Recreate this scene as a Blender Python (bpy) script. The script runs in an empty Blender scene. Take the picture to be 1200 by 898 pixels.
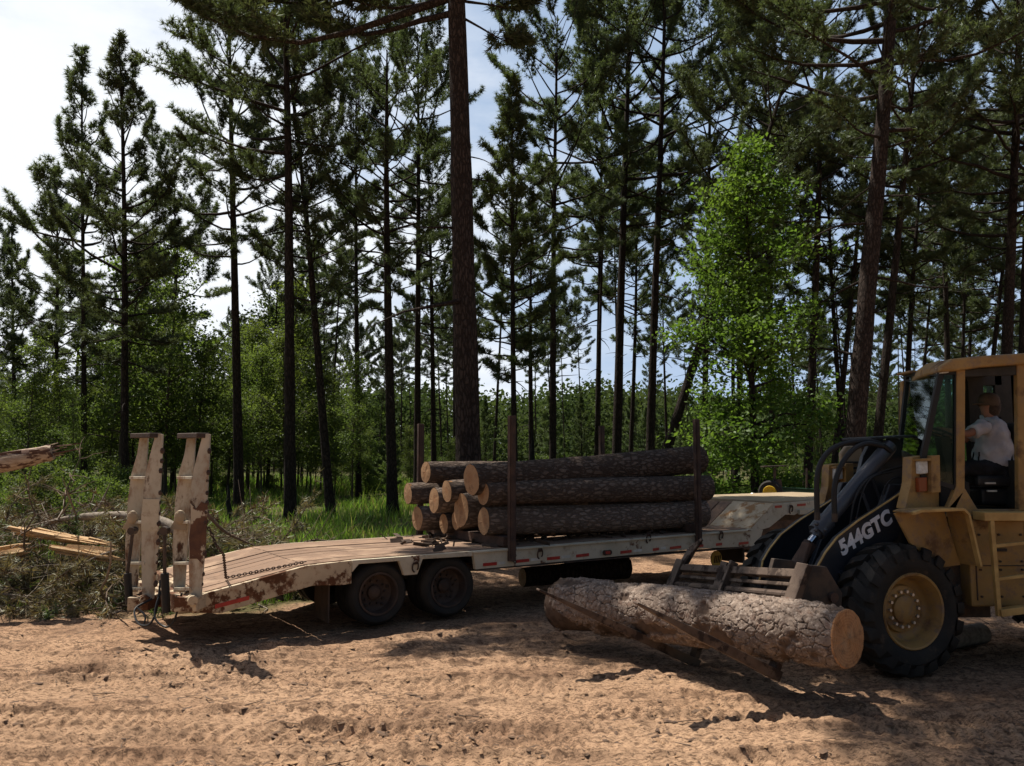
import bpy, bmesh, math, random
import numpy as np
from mathutils import Vector, Matrix, Euler
R = math.radians
rnd = random.Random(7)
S = bpy.context.scene
COL = S.collection
# ------------------------------------------------------------------ camera model (photo pixels 1200 x 898)
F, CX, CY, HZ, CAMZ = 960., 600., 449., 535., 2.32
TH = math.atan((HZ - CY) / F)

def at(px, py, Y):
    u = (px - CX) / F; v = (CY - py) / F
    dy = math.cos(TH) - v * math.sin(TH); dz = v * math.cos(TH) + math.sin(TH)
    t = Y / dy
    return Vector((u * t, Y, CAMZ + dz * t))

def proj(p):
    x, y, z = p; z -= CAMZ
    d = y * math.cos(TH) + z * math.sin(TH); up = z * math.cos(TH) - y * math.sin(TH)
    return CX + F * x / d, CY - F * up / d

class Frame:
    """a vertical-plane frame: s along it, n away from the viewer, z up"""
    def __init__(s, deg, ox, oy):
        s.a = R(deg); s.c = math.cos(s.a); s.s = math.sin(s.a); s.o = (ox, oy)
    def pt(s, S_, n, z):
        return Vector((s.o[0] + S_ * s.c - n * s.s, s.o[1] + S_ * s.s + n * s.c, z))
    def px(s, px, py, n=0.):
        u = (px - CX) / F; v = (CY - py) / F
        dx, dy, dz = u, math.cos(TH) - v * math.sin(TH), v * math.cos(TH) + math.sin(TH)
        t = (n - s.o[0] * s.s + s.o[1] * s.c) / (-dx * s.s + dy * s.c)
        x, y = t * dx, t * dy
        return ((x - s.o[0]) * s.c + (y - s.o[1]) * s.s, CAMZ + t * dz)
    @property
    def X(s): return Vector((s.c, s.s, 0))
    @property
    def N(s): return Vector((-s.s, s.c, 0))

# ------------------------------------------------------------------ noise
_tab = np.random.RandomState(3).rand(256, 256).astype(np.float32)
def vnoise(x, y):
    x = np.asarray(x, dtype=np.float64); y = np.asarray(y, dtype=np.float64)
    xi = np.floor(x).astype(int); yi = np.floor(y).astype(int)
    fx = x - xi; fy = y - yi
    fx = fx * fx * (3 - 2 * fx); fy = fy * fy * (3 - 2 * fy)
    g = lambda a, b: _tab[a & 255, b & 255]
    return (g(xi, yi) * (1 - fx) + g(xi + 1, yi) * fx) * (1 - fy) + (g(xi, yi + 1) * (1 - fx) + g(xi + 1, yi + 1) * fx) * fy
def fbm(x, y, o=4, g=.5):
    r = 0; a = 1; t = 0
    for i in range(o):
        r = r + a * vnoise(x * 2 ** i + 17.3 * i, y * 2 ** i + 5.1 * i); t += a; a *= g
    return r / t
def sstep(a, b, x):
    t = np.clip((x - a) / (b - a), 0, 1); return t * t * (3 - 2 * t)

# ------------------------------------------------------------------ materials
class NB:
    def __init__(s, name):
        s.m = bpy.data.materials.new(name); s.m.use_nodes = True
        s.t = s.m.node_tree; s.t.nodes.clear()
        s.out = s.n('ShaderNodeOutputMaterial')
    def n(s, typ, ins=None, **kw):
        nd = s.t.nodes.new(typ)
        for k, v in kw.items(): setattr(nd, k, v)
        for k, v in (ins or {}).items(): s.set(nd, k, v)
        return nd
    def set(s, nd, k, v):
        if isinstance(v, bpy.types.NodeSocket): s.t.links.new(v, nd.inputs[k])
        elif isinstance(v, (tuple, list)) and len(v) == 3 and nd.inputs[k].type == 'RGBA': nd.inputs[k].default_value = (*v, 1)
        else: nd.inputs[k].default_value = v
    def math(s, op, a, b=0., c=None):
        nd = s.n('ShaderNodeMath', operation=op); s.set(nd, 0, a); s.set(nd, 1, b)
        if c is not None: s.set(nd, 2, c)
        return nd.outputs[0]
    def mix(s, f, a, b, bt='MIX'):
        nd = s.n('ShaderNodeMixRGB', blend_type=bt); s.set(nd, 0, f); s.set(nd, 1, a); s.set(nd, 2, b); return nd.outputs[0]
    def ramp(s, v, lo, hi):
        nd = s.n('ShaderNodeMapRange', interpolation_type='SMOOTHSTEP'); s.set(nd, 0, v); s.set(nd, 1, lo); s.set(nd, 2, hi); return nd.outputs[0]
    def coords(s, stretch=(1, 1, 1), yaw=0.):
        tc = s.n('ShaderNodeTexCoord'); mp = s.n('ShaderNodeMapping', {0: tc.outputs['Object']}, vector_type='TEXTURE')
        mp.inputs[3].default_value = [1. / q for q in stretch]; mp.inputs[2].default_value = (0, 0, R(yaw))
        return mp.outputs[0]
    def noise(s, vec, scale, detail=4., rough=.55):
        return s.n('ShaderNodeTexNoise', {'Vector': vec, 'Scale': scale, 'Detail': detail, 'Roughness': rough}).outputs[0]
    def bump(s, h, strength, dist=.02, normal=None):
        nd = s.n('ShaderNodeBump', {'Height': h, 'Strength': strength, 'Distance': dist})
        if normal is not None: s.set(nd, 'Normal', normal)
        return nd.outputs[0]
    def bsdf(s, **kw):
        nd = s.n('ShaderNodeBsdfPrincipled')
        for k, v in kw.items(): s.set(nd, k.replace('_', ' '), v)
        return nd.outputs[0]
    def done(s, shader):
        s.t.links.new(shader, s.out.inputs[0]); return s.m

def pmat(name, c1, c2=None, scale=4., rough=.6, metal=0., bump=.15, bscale=40., stretch=(1, 1, 1), c3=None, thr=(.55, .62), c3scale=3., spec=.3, rot=0., c4=None, thr4=(.6, .7), c4scale=9.):
    b = NB(name); v = b.coords(stretch, rot)
    col = b.mix(b.ramp(b.noise(v, scale), .35, .65), c1, c2 or c1)
    rg = rough
    if c3:
        f = b.ramp(b.noise(v, c3scale, 8., .65), *thr); col = b.mix(f, col, c3); rg = b.math('ADD', b.math('MULTIPLY', f, .95 - rough), rough)
    if c4:
        f = b.ramp(b.noise(v, c4scale, 8., .7), *thr4); col = b.mix(f, col, c4)
    kw = dict(Base_Color=col, Roughness=rg, Metallic=metal, Specular_IOR_Level=spec)
    if bump: kw['Normal'] = b.bump(b.noise(v, bscale, 5.), bump, .02)
    return b.done(b.bsdf(**kw))

def leafmat(name, c1, c2, trans=.4, scale=.6, c3=None, gloss=.06, rough=.5):
    b = NB(name); v = b.coords()
    col = b.mix(b.ramp(b.noise(v, scale, 3.), .35, .65), c1, c2)
    oi = b.n('ShaderNodeObjectInfo')
    hs = b.n('ShaderNodeHueSaturation', {'Color': col, 'Hue': b.math('ADD', b.math('MULTIPLY', oi.outputs['Random'], .022), .486),
                                         'Value': b.math('ADD', b.math('MULTIPLY', oi.outputs['Random'], .4), .8)})
    col = hs.outputs[0]
    g = b.n('ShaderNodeNewGeometry')
    jit = b.ramp(g.outputs['Random Per Island'], 0., 1.)
    col = b.mix(jit, b.mix(.35, col, (0, 0, 0)), col)
    if c3: col = b.mix(b.math('GREATER_THAN', g.outputs['Random Per Island'], .86), col, c3)
    d = b.n('ShaderNodeBsdfDiffuse', {'Color': col}).outputs[0]
    tcol = b.mix(.5, col, (.75, .95, .25), 'MULTIPLY'); tcol = b.n('ShaderNodeMixRGB', {0: 1., 1: tcol, 2: (1.5, 1.5, 1.2)}, blend_type='MULTIPLY').outputs[0]
    t = b.n('ShaderNodeBsdfTranslucent', {'Color': tcol}).outputs[0]
    mx = b.n('ShaderNodeMixShader', {0: trans, 1: d, 2: t}).outputs[0]
    gl = b.n('ShaderNodeBsdfGlossy', {'Color': (.8, .9, .8), 'Roughness': rough}).outputs[0]
    return b.done(b.n('ShaderNodeMixShader', {0: gloss, 1: mx, 2: gl}).outputs[0])

def barkmat(name, plate, plate2, fissure, s=(9, 9, 2.6), bump=.8, yaw=0., patch=None):
    b = NB(name); v = b.coords(s, yaw)
    w = b.n('ShaderNodeVectorMath', operation='ADD'); b.set(w, 0, v)
    nz = b.n('ShaderNodeTexNoise', {'Vector': v, 'Scale': 1.1, 'Detail': 6., 'Roughness': .65}); sc = b.n('ShaderNodeVectorMath', operation='SCALE'); b.set(sc, 0, nz.outputs[1]); sc.inputs[3].default_value = 1.5
    b.set(w, 1, sc.outputs[0])
    vo = b.n('ShaderNodeTexVoronoi', {'Vector': w.outputs[0], 'Scale': 1.}, feature='DISTANCE_TO_EDGE')
    edge = b.ramp(vo.outputs[0], .0, .22)
    vc = b.n('ShaderNodeTexVoronoi', {'Vector': w.outputs[0], 'Scale': 1.})
    pc = b.mix(b.n('ShaderNodeSeparateColor', {0: vc.outputs['Color']}).outputs[0], plate, plate2)
    pc = b.mix(b.math('MULTIPLY', b.noise(v, 5., 4.), .5), pc, fissure)
    col = b.mix(edge, fissure, pc)
    if patch: col = b.mix(b.n('ShaderNodeObjectInfo').outputs['Random'], b.mix(.5, col, (.05, .035, .028)), b.mix(.25, col, (.36, .29, .24)))
    if patch: col = b.mix(b.ramp(b.noise(b.coords((1.6, 3, 3), yaw), 1.5, 6., .6), .69, .71), col, patch)
    h = b.math('ADD', edge, b.math('MULTIPLY', b.noise(v, 6., 5.), .5))
    return b.done(b.bsdf(Base_Color=col, Roughness=.92, Specular_IOR_Level=.1, Normal=b.bump(h, bump, .03)))

def endgrain(name, c1, c2, heart, axis, center, rad):
    """sawn log face: growth rings round the log's own axis (object space)"""
    b = NB(name); tc = b.n('ShaderNodeTexCoord')
    a = Vector(axis).normalized()
    sub = b.n('ShaderNodeVectorMath', {0: tc.outputs['Object'], 1: tuple(center)}, operation='SUBTRACT').outputs[0]
    dt = b.n('ShaderNodeVectorMath', {0: sub, 1: tuple(a)}, operation='DOT_PRODUCT').outputs['Value']
    ln = b.n('ShaderNodeVectorMath', {0: sub}, operation='LENGTH').outputs['Value']
    r = b.math('SQRT', b.math('MAXIMUM', b.math('SUBTRACT', b.math('MULTIPLY', ln, ln), b.math('MULTIPLY', dt, dt)), 0.))
    nz = b.noise(tc.outputs['Object'], 5., 4.)
    rr = b.math('ADD', r, b.math('MULTIPLY', nz, .05))
    ring = b.math('SINE', b.math('MULTIPLY', rr, 230.))
    col = b.mix(b.math('MULTIPLY', b.ramp(ring, -.2, .9), .55), c1, c2)
    col = b.mix(b.math('MULTIPLY', b.ramp(rr, rad * .62, rad * .3), .55), col, heart)
    col = b.mix(b.math('MULTIPLY', b.ramp(b.noise(tc.outputs['Object'], 14., 6., .7), .47, .7), .6), col, (.13, .07, .04))
    sc = b.noise(b.coords((60, 60, 6)), 1., 4.)
    return b.done(b.bsdf(Base_Color=col, Roughness=.8, Specular_IOR_Level=.2, Normal=b.bump(b.math('ADD', sc, b.math('MULTIPLY', ring, .2)), .35, .01)))

M = {}
M['cream'] = pmat('cream_paint', (.56, .49, .37), (.46, .4, .29), 2.5, .55, 0, .08, 30, c3=(.12, .05, .025), thr=(.58, .64), c3scale=2.2, c4=(.3, .22, .15), thr4=(.52, .75), c4scale=7)
M['cream_rust'] = pmat('flaking_cream_paint', (.5, .4, .27), (.42, .33, .22), 3, .6, 0, .12, 30, c3=(.1, .042, .02), thr=(.47, .53), c3scale=3.2, c4=(.24, .13, .07), thr4=(.52, .72), c4scale=8)
M['ramp_paint'] = pmat('ramp_cream_paint', (.5, .44, .34), (.38, .345, .27), 2, .55, 0, .08, 25, stretch=(1.6, 1.6, .8), c3=(.075, .036, .02), thr=(.56, .64), c3scale=2.6, c4=(.26, .16, .095), thr4=(.45, .68), c4scale=4)
M['rust_patch'] = pmat('rust_patch_on_cream', (.085, .042, .028), (.13, .062, .035), 6, .85, 0, .25, 50, c3=(.45, .38, .28), thr=(.5, .54), c3scale=2.6)
M['split_pale'] = pmat('pale_weathered_split_wood', (.45, .36, .27), (.34, .25, .17), 5, .8, 0, .5, 18, stretch=(1.2, 6, 6), c3=(.1, .055, .04), thr=(.5, .54), c3scale=1.3)
M['rust'] = pmat('rusty_steel', (.05, .032, .026), (.085, .05, .036), 6, .85, 0, .3, 60)
M['darksteel'] = pmat('dark_worn_steel', (.035, .03, .028), (.085, .06, .045), 5, .6, .3, .15, 50, c3=(.12, .07, .045), thr=(.56, .7), c3scale=4)
M['forksteel'] = pmat('scuffed_brown_steel', (.085, .058, .044), (.14, .1, .075), 4, .5, .4, .15, 60, c3=(.05, .035, .028), thr=(.5, .6), c3scale=5)
M['slate'] = pmat('slate_grey_paint', (.045, .052, .066), (.06, .066, .08), 3, .4, .1, .06, 40, c3=(.1, .08, .06), thr=(.6, .75), c3scale=5, spec=.5)
M['black'] = pmat('black_paint', (.015, .018, .024), (.024, .027, .034), 3, .4, 0, .05, 40, c3=(.055, .045, .035), thr=(.58, .75), c3scale=4, spec=.4)
M['hose'] = pmat('black_hose_rubber', (.012, .012, .013), None, 3, .5, 0, .05, 60)
M['yellow'] = pmat('worn_yellow_paint', (.33, .2, .068), (.26, .152, .05), 2.5, .5, 0, .08, 30, c3=(.12, .066, .034), thr=(.52, .68), c3scale=2.8, c4=(.2, .13, .08), thr4=(.47, .68), c4scale=7)
M['yellow_edge'] = pmat('pale_yellow_edge', (.48, .31, .11), (.36, .22, .075), 6, .5, 0, .06, 40)
M['tan'] = pmat('faded_tan_paint', (.36, .28, .18), (.3, .23, .15), 3, .6, 0, .06, 40)
M['rubber'] = pmat('dusty_tyre_rubber', (.02, .019, .018), (.032, .028, .024), 3, .8, 0, .2, 40, c3=(.1, .07, .05), thr=(.55, .8), c3scale=5, spec=.2)
M['rubber_tr'] = pmat('trailer_tyre_rubber', (.022, .021, .02), (.04, .034, .028), 3, .85, 0, .15, 50, spec=.2)
M['rimrust'] = pmat('brown_wheel_rim', (.05, .035, .028), (.085, .058, .044), 5, .7, .2, .15, 40, c3=(.13, .09, .07), thr=(.6, .75), c3scale=6)
M['silver'] = pmat('bare_bolt_steel', (.55, .53, .5), None, 3, .35, .7, .05, 40)
M['chrome'] = pmat('polished_rod_steel', (.6, .65, .72), None, 3, .15, 1., 0)
M['red'] = pmat('red_reflective_tape', (.42, .04, .03), (.33, .035, .028), 12, .35, 0, .05, 80, c3=(.16, .06, .04), thr=(.62, .7), c3scale=9)
M['white_tape'] = pmat('dull_white_tape', (.62, .6, .54), (.5, .48, .42), 9, .4, 0, .05, 80)
M['amber'] = pmat('amber_lens', (.2, .05, .018), None, 3, .2, 0, 0)
M['lens'] = pmat('headlight_lens', (.6, .6, .57), (.45, .45, .43), 30, .2, 0, .1, 90)
M['cloth_black'] = pmat('black_trousers', (.012, .012, .014), (.02, .02, .024), 8, .9, 0, .1, 60)
M['shirt'] = pmat('white_cotton', (.5, .48, .5), (.36, .345, .37), 5, .9, 0, .25, 9)
M['skin'] = pmat('skin', (.24, .115, .075), (.29, .145, .095), 8, .6, 0, .05, 60)
M['cap'] = pmat('brown_cap_cloth', (.085, .058, .042), (.12, .08, .056), 9, .9, 0, .15, 60)
M['seat'] = pmat('black_seat_vinyl', (.018, .018, .02), (.03, .03, .03), 5, .5, 0, .1, 40)
M['dkgreen'] = pmat('dark_green_paint', (.02, .06, .032), (.03, .085, .045), 4, .45, 0, .05, 40)
M['wheelyellow'] = pmat('yellow_hub_paint', (.6, .4, .03), None, 4, .45, 0, .05, 40)
M['cab_in'] = pmat('dark_cab_lining', (.03, .028, .025), (.045, .04, .035), 5, .8, 0, .1, 40)
M['lettering'] = pmat('grey_white_decal', (.8, .8, .82), (.62, .62, .64), 6, .5, 0, .02, 40)
M['mudflap'] = pmat('black_mudflap_rubber', (.05, .035, .026), (.075, .05, .035), 4, .8, 0, .1, 30)
M['emblem'] = pmat('yellow_flap_emblem', (.55, .34, .05), (.45, .27, .04), 8, .6, 0, .05, 40)
M['bark'] = barkmat('pine_bark', (.062, .047, .039), (.045, .036, .031), (.022, .017, .014), (12, 12, 3.6))
M['bark_red'] = barkmat('reddish_pine_bark', (.082, .061, .051), (.06, .047, .041), (.028, .021, .018), (15, 15, 4.5))
M['bark_smooth'] = pmat('grey_brown_bark', (.09, .07, .055), (.06, .05, .04), 6, .9, 0, .4, 30, stretch=(3, 3, .8))
M['logbark'] = barkmat('felled_log_bark', (.33, .255, .205), (.22, .165, .13), (.1, .07, .055), (6.5, 17, 17), .9, 33, (.36, .19, .09))
M['char'] = pmat('charred_wood', (.008, .008, .008), (.02, .018, .016), 6, .9, 0, .5, 30)
M['weathered'] = pmat('grey_weathered_wood', (.26, .22, .18), (.16, .13, .1), 4, .9, 0, .4, 20, stretch=(4, 4, 4))
M['split'] = pmat('fresh_split_pine', (.5, .33, .17), (.38, .22, .095), 5, .75, 0, .5, 18, stretch=(1.2, 8, 8), c3=(.62, .48, .28), thr=(.55, .65), c3scale=4)
M['stick'] = pmat('dead_twigs', (.17, .12, .085), (.1, .07, .05), 5, .9, 0, .2, 30)
M['needle'] = leafmat('pine_needles', (.07, .09, .046), (.1, .118, .058), .42, .5, gloss=.045)
M['needle_b'] = leafmat('young_pine_needles', (.075, .105, .045), (.11, .14, .056), .42, .5, gloss=.045)
M['leaf'] = leafmat('broad_leaves', (.08, .112, .033), (.125, .157, .044), .5, .35, gloss=.018)
M['farwood'] = leafmat('far_foliage', (.055, .085, .036), (.085, .115, .05), .3, .08, gloss=0.)
M['leaf_y'] = leafmat('sweetgum_leaves', (.085, .145, .03), (.125, .185, .038), .5, .5, gloss=.02)
M['leaf_dead'] = leafmat('dead_brown_needles', (.13, .07, .04), (.17, .1, .055), .2, 1.2)
M['slash'] = leafmat('wilting_pine_needles', (.135, .11, .062), (.18, .13, .082), .3, 1.2, c3=(.24, .16, .09))
M['grassm'] = leafmat('grass_blades', (.14, .24, .04), (.2, .3, .055), .45, .35, c3=(.3, .27, .12), gloss=.03)

def plankmat():
    b = NB('weathered_deck_planks'); v = b.coords((1, 1, 1))
    tc = b.n('ShaderNodeNewGeometry')
    base = b.mix(b.ramp(tc.outputs['Random Per Island'], 0, 1), (.33, .21, .14), (.2, .122, .08))
    g = b.noise(b.coords((1.2, 24, 24), 33), 2., 6., .65)
    col = b.mix(b.ramp(g, .35, .7), (.19, .13, .095), base)
    col = b.mix(b.math('MULTIPLY', b.ramp(b.noise(v, 1.6, 6.), .48, .62), .65), col, (.38, .265, .18))
    col = b.mix(b.math('MULTIPLY', b.ramp(b.noise(v, 2.7, 8., .7), .58, .7), .8), col, (.1, .06, .04))
    return b.done(b.bsdf(Base_Color=col, Roughness=.9, Specular_IOR_Level=.15, Normal=b.bump(g, .5, .012)))
M['plank'] = plankmat()
M['rampplate'] = pmat('rusted_cream_plate', (.58, .47, .32), (.5, .38, .24), 4, .6, 0, .12, 30, c3=(.36, .2, .09), thr=(.5, .62), c3scale=5, c4=(.2, .1, .05), thr4=(.6, .7), c4scale=9)

def glassmat():
    b = NB('tinted_cab_glass')
    t = b.n('ShaderNodeBsdfTransparent', {'Color': (.62, .74, .7)}).outputs[0]
    g = b.n('ShaderNodeBsdfGlossy', {'Color': (.9, 1, .97), 'Roughness': .03}).outputs[0]
    fr = b.n('ShaderNodeFresnel', {'IOR': 1.3}).outputs[0]
    return b.done(b.n('ShaderNodeMixShader', {0: fr, 1: t, 2: g}).outputs[0])
M['glass'] = glassmat()

# ------------------------------------------------------------------ mesh builder
class MB:
    def __init__(s): s.v = []; s.f = []; s.mi = []
    def add(s, vs, fs, mi=0):
        b = len(s.v); s.v += [tuple(p) for p in vs]
        s.f += [tuple(b + i for i in f) for f in fs]; s.mi += [mi] * len(fs)
    def hexa(s, p, mi=0):     # 8 corners: bottom 0-3 ring, top 4-7 ring
        s.add(p, [(3, 2, 1, 0), (4, 5, 6, 7), (0, 1, 5, 4), (1, 2, 6, 5), (2, 3, 7, 6), (3, 0, 4, 7)], mi)
    def box(s, fr, s0, s1, n0, n1, z0, z1, mi=0):
        q = fr.pt
        s.hexa([q(s0, n0, z0), q(s1, n0, z0), q(s1, n1, z0), q(s0, n1, z0), q(s0, n0, z1), q(s1, n0, z1), q(s1, n1, z1), q(s0, n1, z1)], mi)
    def prism(s, fr, poly, n0, n1, mi=0):       # poly in (s,z)
        k = len(poly); area = sum(poly[i][0] * poly[(i + 1) % k][1] - poly[(i + 1) % k][0] * poly[i][1] for i in range(k))
        if area < 0: poly = poly[::-1]
        vs = [fr.pt(a, n0, z) for a, z in poly] + [fr.pt(a, n1, z) for a, z in poly]
        s.add(vs, [tuple(range(k)), tuple(range(2 * k - 1, k - 1, -1))] + [(i, i + k, (i + 1) % k + k, (i + 1) % k) for i in range(k)], mi)
    def bar(s, a, b, w, h, up=(0, 0, 1), mi=0, w2=None, h2=None):
        a = Vector(a); b = Vector(b); d = (b - a).normalized(); x = d.cross(Vector(up)).normalized(); y = x.cross(d)
        w2 = w if w2 is None else w2; h2 = h if h2 is None else h2
        P = [];
        for c, ww, hh in ((a, w, h), (b, w2, h2)):
            P += [c - x * ww / 2 - y * hh / 2, c + x * ww / 2 - y * hh / 2, c + x * ww / 2 + y * hh / 2, c - x * ww / 2 + y * hh / 2]
        s.hexa(P, mi)
    def tube(s, pts, rad, sides=8, cap=True, mi=0, capmi=None):
        pts = [Vector(p) for p in pts]; k = len(pts)
        if not hasattr(rad, '__len__'): rad = [rad] * k
        t0 = (pts[1] - pts[0]).normalized(); up = Vector((0, 0, 1)) if abs(t0.z) < .9 else Vector((1, 0, 0))
        x = t0.cross(up).normalized(); vs = []
        for i in range(k):
            t = ((pts[min(i + 1, k - 1)] - pts[max(i - 1, 0)])).normalized()
            x = (x - t * x.dot(t)).normalized(); y = t.cross(x)
            for j in range(sides):
                a = 2 * math.pi * j / sides; vs.append(pts[i] + (x * math.cos(a) + y * math.sin(a)) * rad[i])
        fs = [(i * sides + j, i * sides + (j + 1) % sides, (i + 1) * sides + (j + 1) % sides, (i + 1) * sides + j) for i in range(k - 1) for j in range(sides)]
        s.add(vs, fs, mi)
        if cap:
            b = len(s.v) - len(vs)
            s.f.append(tuple(b + j for j in range(sides - 1, -1, -1))); s.f.append(tuple(b + (k - 1) * sides + j for j in range(sides)))
            s.mi += [mi if capmi is None else capmi] * 2
    def lathe(s, c, axis, prof, sides=32, mi=0):   # prof: (r, a) along axis
        c = Vector(c); a = Vector(axis).normalized(); x = a.cross(Vector((0, 0, 1))).normalized(); y = a.cross(x); vs = []
        for r, h in prof:
            for j in range(sides):
                t = 2 * math.pi * j / sides; vs.append(c + a * h + (x * math.cos(t) + y * math.sin(t)) * max(r, 1e-4))
        k = len(prof)
        s.add(vs, [(i * sides + j, i * sides + (j + 1) % sides, (i + 1) * sides + (j + 1) % sides, (i + 1) * sides + j) for i in range(k - 1) for j in range(sides)], mi)
    def ball(s, c, r, sides=10, rings=6, mi=0, sc=(1, 1, 1)):
        c = Vector(c); vs = []; fs = []
        for i in range(rings + 1):
            p = math.pi * i / rings
            for j in range(sides):
                t = 2 * math.pi * j / sides
                vs.append(c + Vector((r * sc[0] * math.sin(p) * math.cos(t), r * sc[1] * math.sin(p) * math.sin(t), r * sc[2] * math.cos(p))))
        for i in range(rings):
            for j in range(sides): fs.append((i * sides + j, (i + 1) * sides + j, (i + 1) * sides + (j + 1) % sides, i * sides + (j + 1) % sides))
        s.add(vs, fs, mi)

def empty(name, loc, label, cat, group=None, rot=(0, 0, 0)):
    o = bpy.data.objects.new(name, None); COL.objects.link(o); o.location = loc; o.rotation_euler = rot
    o.empty_display_size = .2; tag(o, label, cat, group); return o
def tag(o, label=None, cat=None, group=None, kind=None):
    if label: o['label'] = label
    if cat: o['category'] = cat
    if group: o['group'] = group
    if kind: o['kind'] = kind
    return o
def rootof(p):
    while p.parent: p = p.parent
    return p
def obj(name, mb, mats, parent=None, smooth=False, bevel=0., base=None, fix=True):
    """world-space mesh builder -> ONE object; child meshes sit at the root's origin"""
    if not isinstance(mats, (list, tuple)): mats = [mats]
    off = Vector(base) if base is not None else (rootof(parent).location if parent else Vector((0, 0, 0)))
    me = bpy.data.meshes.new(name)
    me.from_pydata([tuple(Vector(v) - off) for v in mb.v], [], mb.f)
    for m in mats: me.materials.append(m)
    me.polygons.foreach_set('material_index', mb.mi)
    if fix:
        bm = bmesh.new(); bm.from_mesh(me); bmesh.ops.recalc_face_normals(bm, faces=bm.faces); bm.to_mesh(me); bm.free()
    if smooth:
        me.polygons.foreach_set('use_smooth', [True] * len(me.polygons))
        if smooth != 'all': me.set_sharp_from_angle(angle=R(38))
    me.update()
    o = bpy.data.objects.new(name, me); COL.objects.link(o)
    if parent: o.parent = parent
    elif base is not None: o.location = base
    if bevel:
        md = o.modifiers.new('edge', 'BEVEL'); md.width = bevel; md.segments = 2; md.limit_method = 'ANGLE'; md.angle_limit = R(40)
    return o
def npobj(name, v, f, mats, parent=None, mi=None, smooth=False):
    """numpy mesh (f: n x k) -> object"""
    if not isinstance(mats, (list, tuple)): mats = [mats]
    o = bpy.data.objects.new(name, npmesh(name, v, f, mats, mi, smooth)); COL.objects.link(o)
    if parent: o.parent = parent
    return o
def npmesh(name, v, f, mats, mi=None, smooth=False):
    me = bpy.data.meshes.new(name); v = np.asarray(v, np.float32); f = np.asarray(f, np.int32); k = f.shape[1]
    me.vertices.add(len(v)); me.vertices.foreach_set('co', v.ravel())
    me.loops.add(f.size); me.loops.foreach_set('vertex_index', f.ravel())
    me.polygons.add(len(f)); me.polygons.foreach_set('loop_start', np.arange(0, f.size, k, dtype=np.int32))
    if not isinstance(mats, (list, tuple)): mats = [mats]
    for m in mats: me.materials.append(m)
    if mi is not None: me.polygons.foreach_set('material_index', np.asarray(mi, np.int32))
    if smooth: me.polygons.foreach_set('use_smooth', np.ones(len(f), bool))
    me.update(calc_edges=True); me.validate(); return me
# ------------------------------------------------------------------ ground
def dirt_edge(x):
    return np.interp(x, [-40, -12, -6, -4, -2.2, -.5, 1.5, 6, 14, 40], [13.5, 12.4, 12.35, 12.6, 14.2, 17.0, 19.5, 22, 23, 24])
def track_w(x, y):
    t = 0 * x
    for (c0, c1, c2, w, dep, pitch, sg) in TRACKS: t = np.maximum(t, 1 - sstep(w * .4, w * .52, np.abs(y - c0 - c1 * x - c2 * x * x)))
    return t
def ground_h(x, y):
    x = np.asarray(x, float); y = np.asarray(y, float)
    near = 1 - sstep(22, 34, y)
    d = 1 - sstep(-.6, .5, y - dirt_edge(x) + (fbm(x * .9, y * .9, 3) - .5) * 2)
    h = (fbm(x * .23 + 9, y * .23, 3) - .5) * .16 * near * sstep(5.2, 6.5, y + .0 * x)
    h += (fbm(x * .08, y * .08, 3) - .5) * .9 * sstep(30, 60, y)
    h += d * (fbm(x * 1.3, y * 1.3, 4) - .5) * .1
    dn = d * (1 - sstep(15, 19, y)); dn0 = dn; dn = dn * (1 - .65 * track_w(x, y))
    f = fbm(x * 7, y * 7, 4, .6); h += dn * (f - .5) * .012; h += dn * (fbm(x * 13 + 3, y * 26, 3, .65) - .5) * .012
    wx = x + .25 * (vnoise(x * 1.1, y * 1.3) - .5); rn = vnoise(wx * 5.2 + 60, y * 9.5 + 2.2 * vnoise(x * 2.1, y * 2.3)); rd = sstep(.62, .97, 1 - np.abs(2 * rn - 1))
    TW = np.zeros_like(h)
    h += dn * rd * .024 * (.3 + .9 * sstep(.35, .65, fbm(x * .7 + 20, y * .9, 2)))
    f2 = fbm(x * 3.1 + 40, y * 5.2, 4, .6); h += dn * np.maximum(f2 - .58, 0) * .1
    for k, (c0, c1, c2, w, dep, pitch, sg) in enumerate(TRACKS):
        yc = c0 + c1 * x + c2 * x * x; c = (y - yc) * (1 - .25 * abs(c1))
        ins = 1 - sstep(w * .42, w * .52, np.abs(c))
        ber = np.exp(-((np.abs(c) - w * .58) / .06) ** 2)
        ph = (x + .35 * (vnoise(x * 1.7 + 9 * k, y * .8) - .5)) / pitch + np.abs(c) * 1.9 * sg + .5 * (c > 0)
        lug = sstep(.42, .6, .5 + .5 * np.sin(2 * math.pi * ph) + .5 * (vnoise(x * 13, y * 13) - .5))
        h -= 0
        br = .35 + .65 * sstep(.35, .6, vnoise(x * .9 + 31 * k, y * 2.))
        h += dn0 * br * (ins * (-.4 * dep + dep * .52 * (lug - .5)) + ber * dep * (.4 + .5 * vnoise(x * 6, y * 6 + k)))
    return h
TRACKS = [(6.35, .02, .004, .52, .052, .13, 1), (6.95, -.015, .006, .5, .05, .125, -1), (7.6, .03, -.003, .52, .05, .13, 1), (8.35, .05, .004, .5, .04, .13, -1),
          (9.1, .16, .01, .3, .035, .2, 1), (9.55, .2, .012, .3, .035, .2, 1), (8.2, -.22, .01, .5, .04, .14, 1), (10.4, .33, .0, .28, .05, .3, 1), (11.2, .42, .0, .28, .05, .3, 1),
          (7.2, .12, .0, .45, .035, .16, -1), (6.6, -.1, .0, .45, .03, .16, 1)]
def gz(x, y): return float(ground_h(np.array([x]), np.array([y]))[0])

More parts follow.
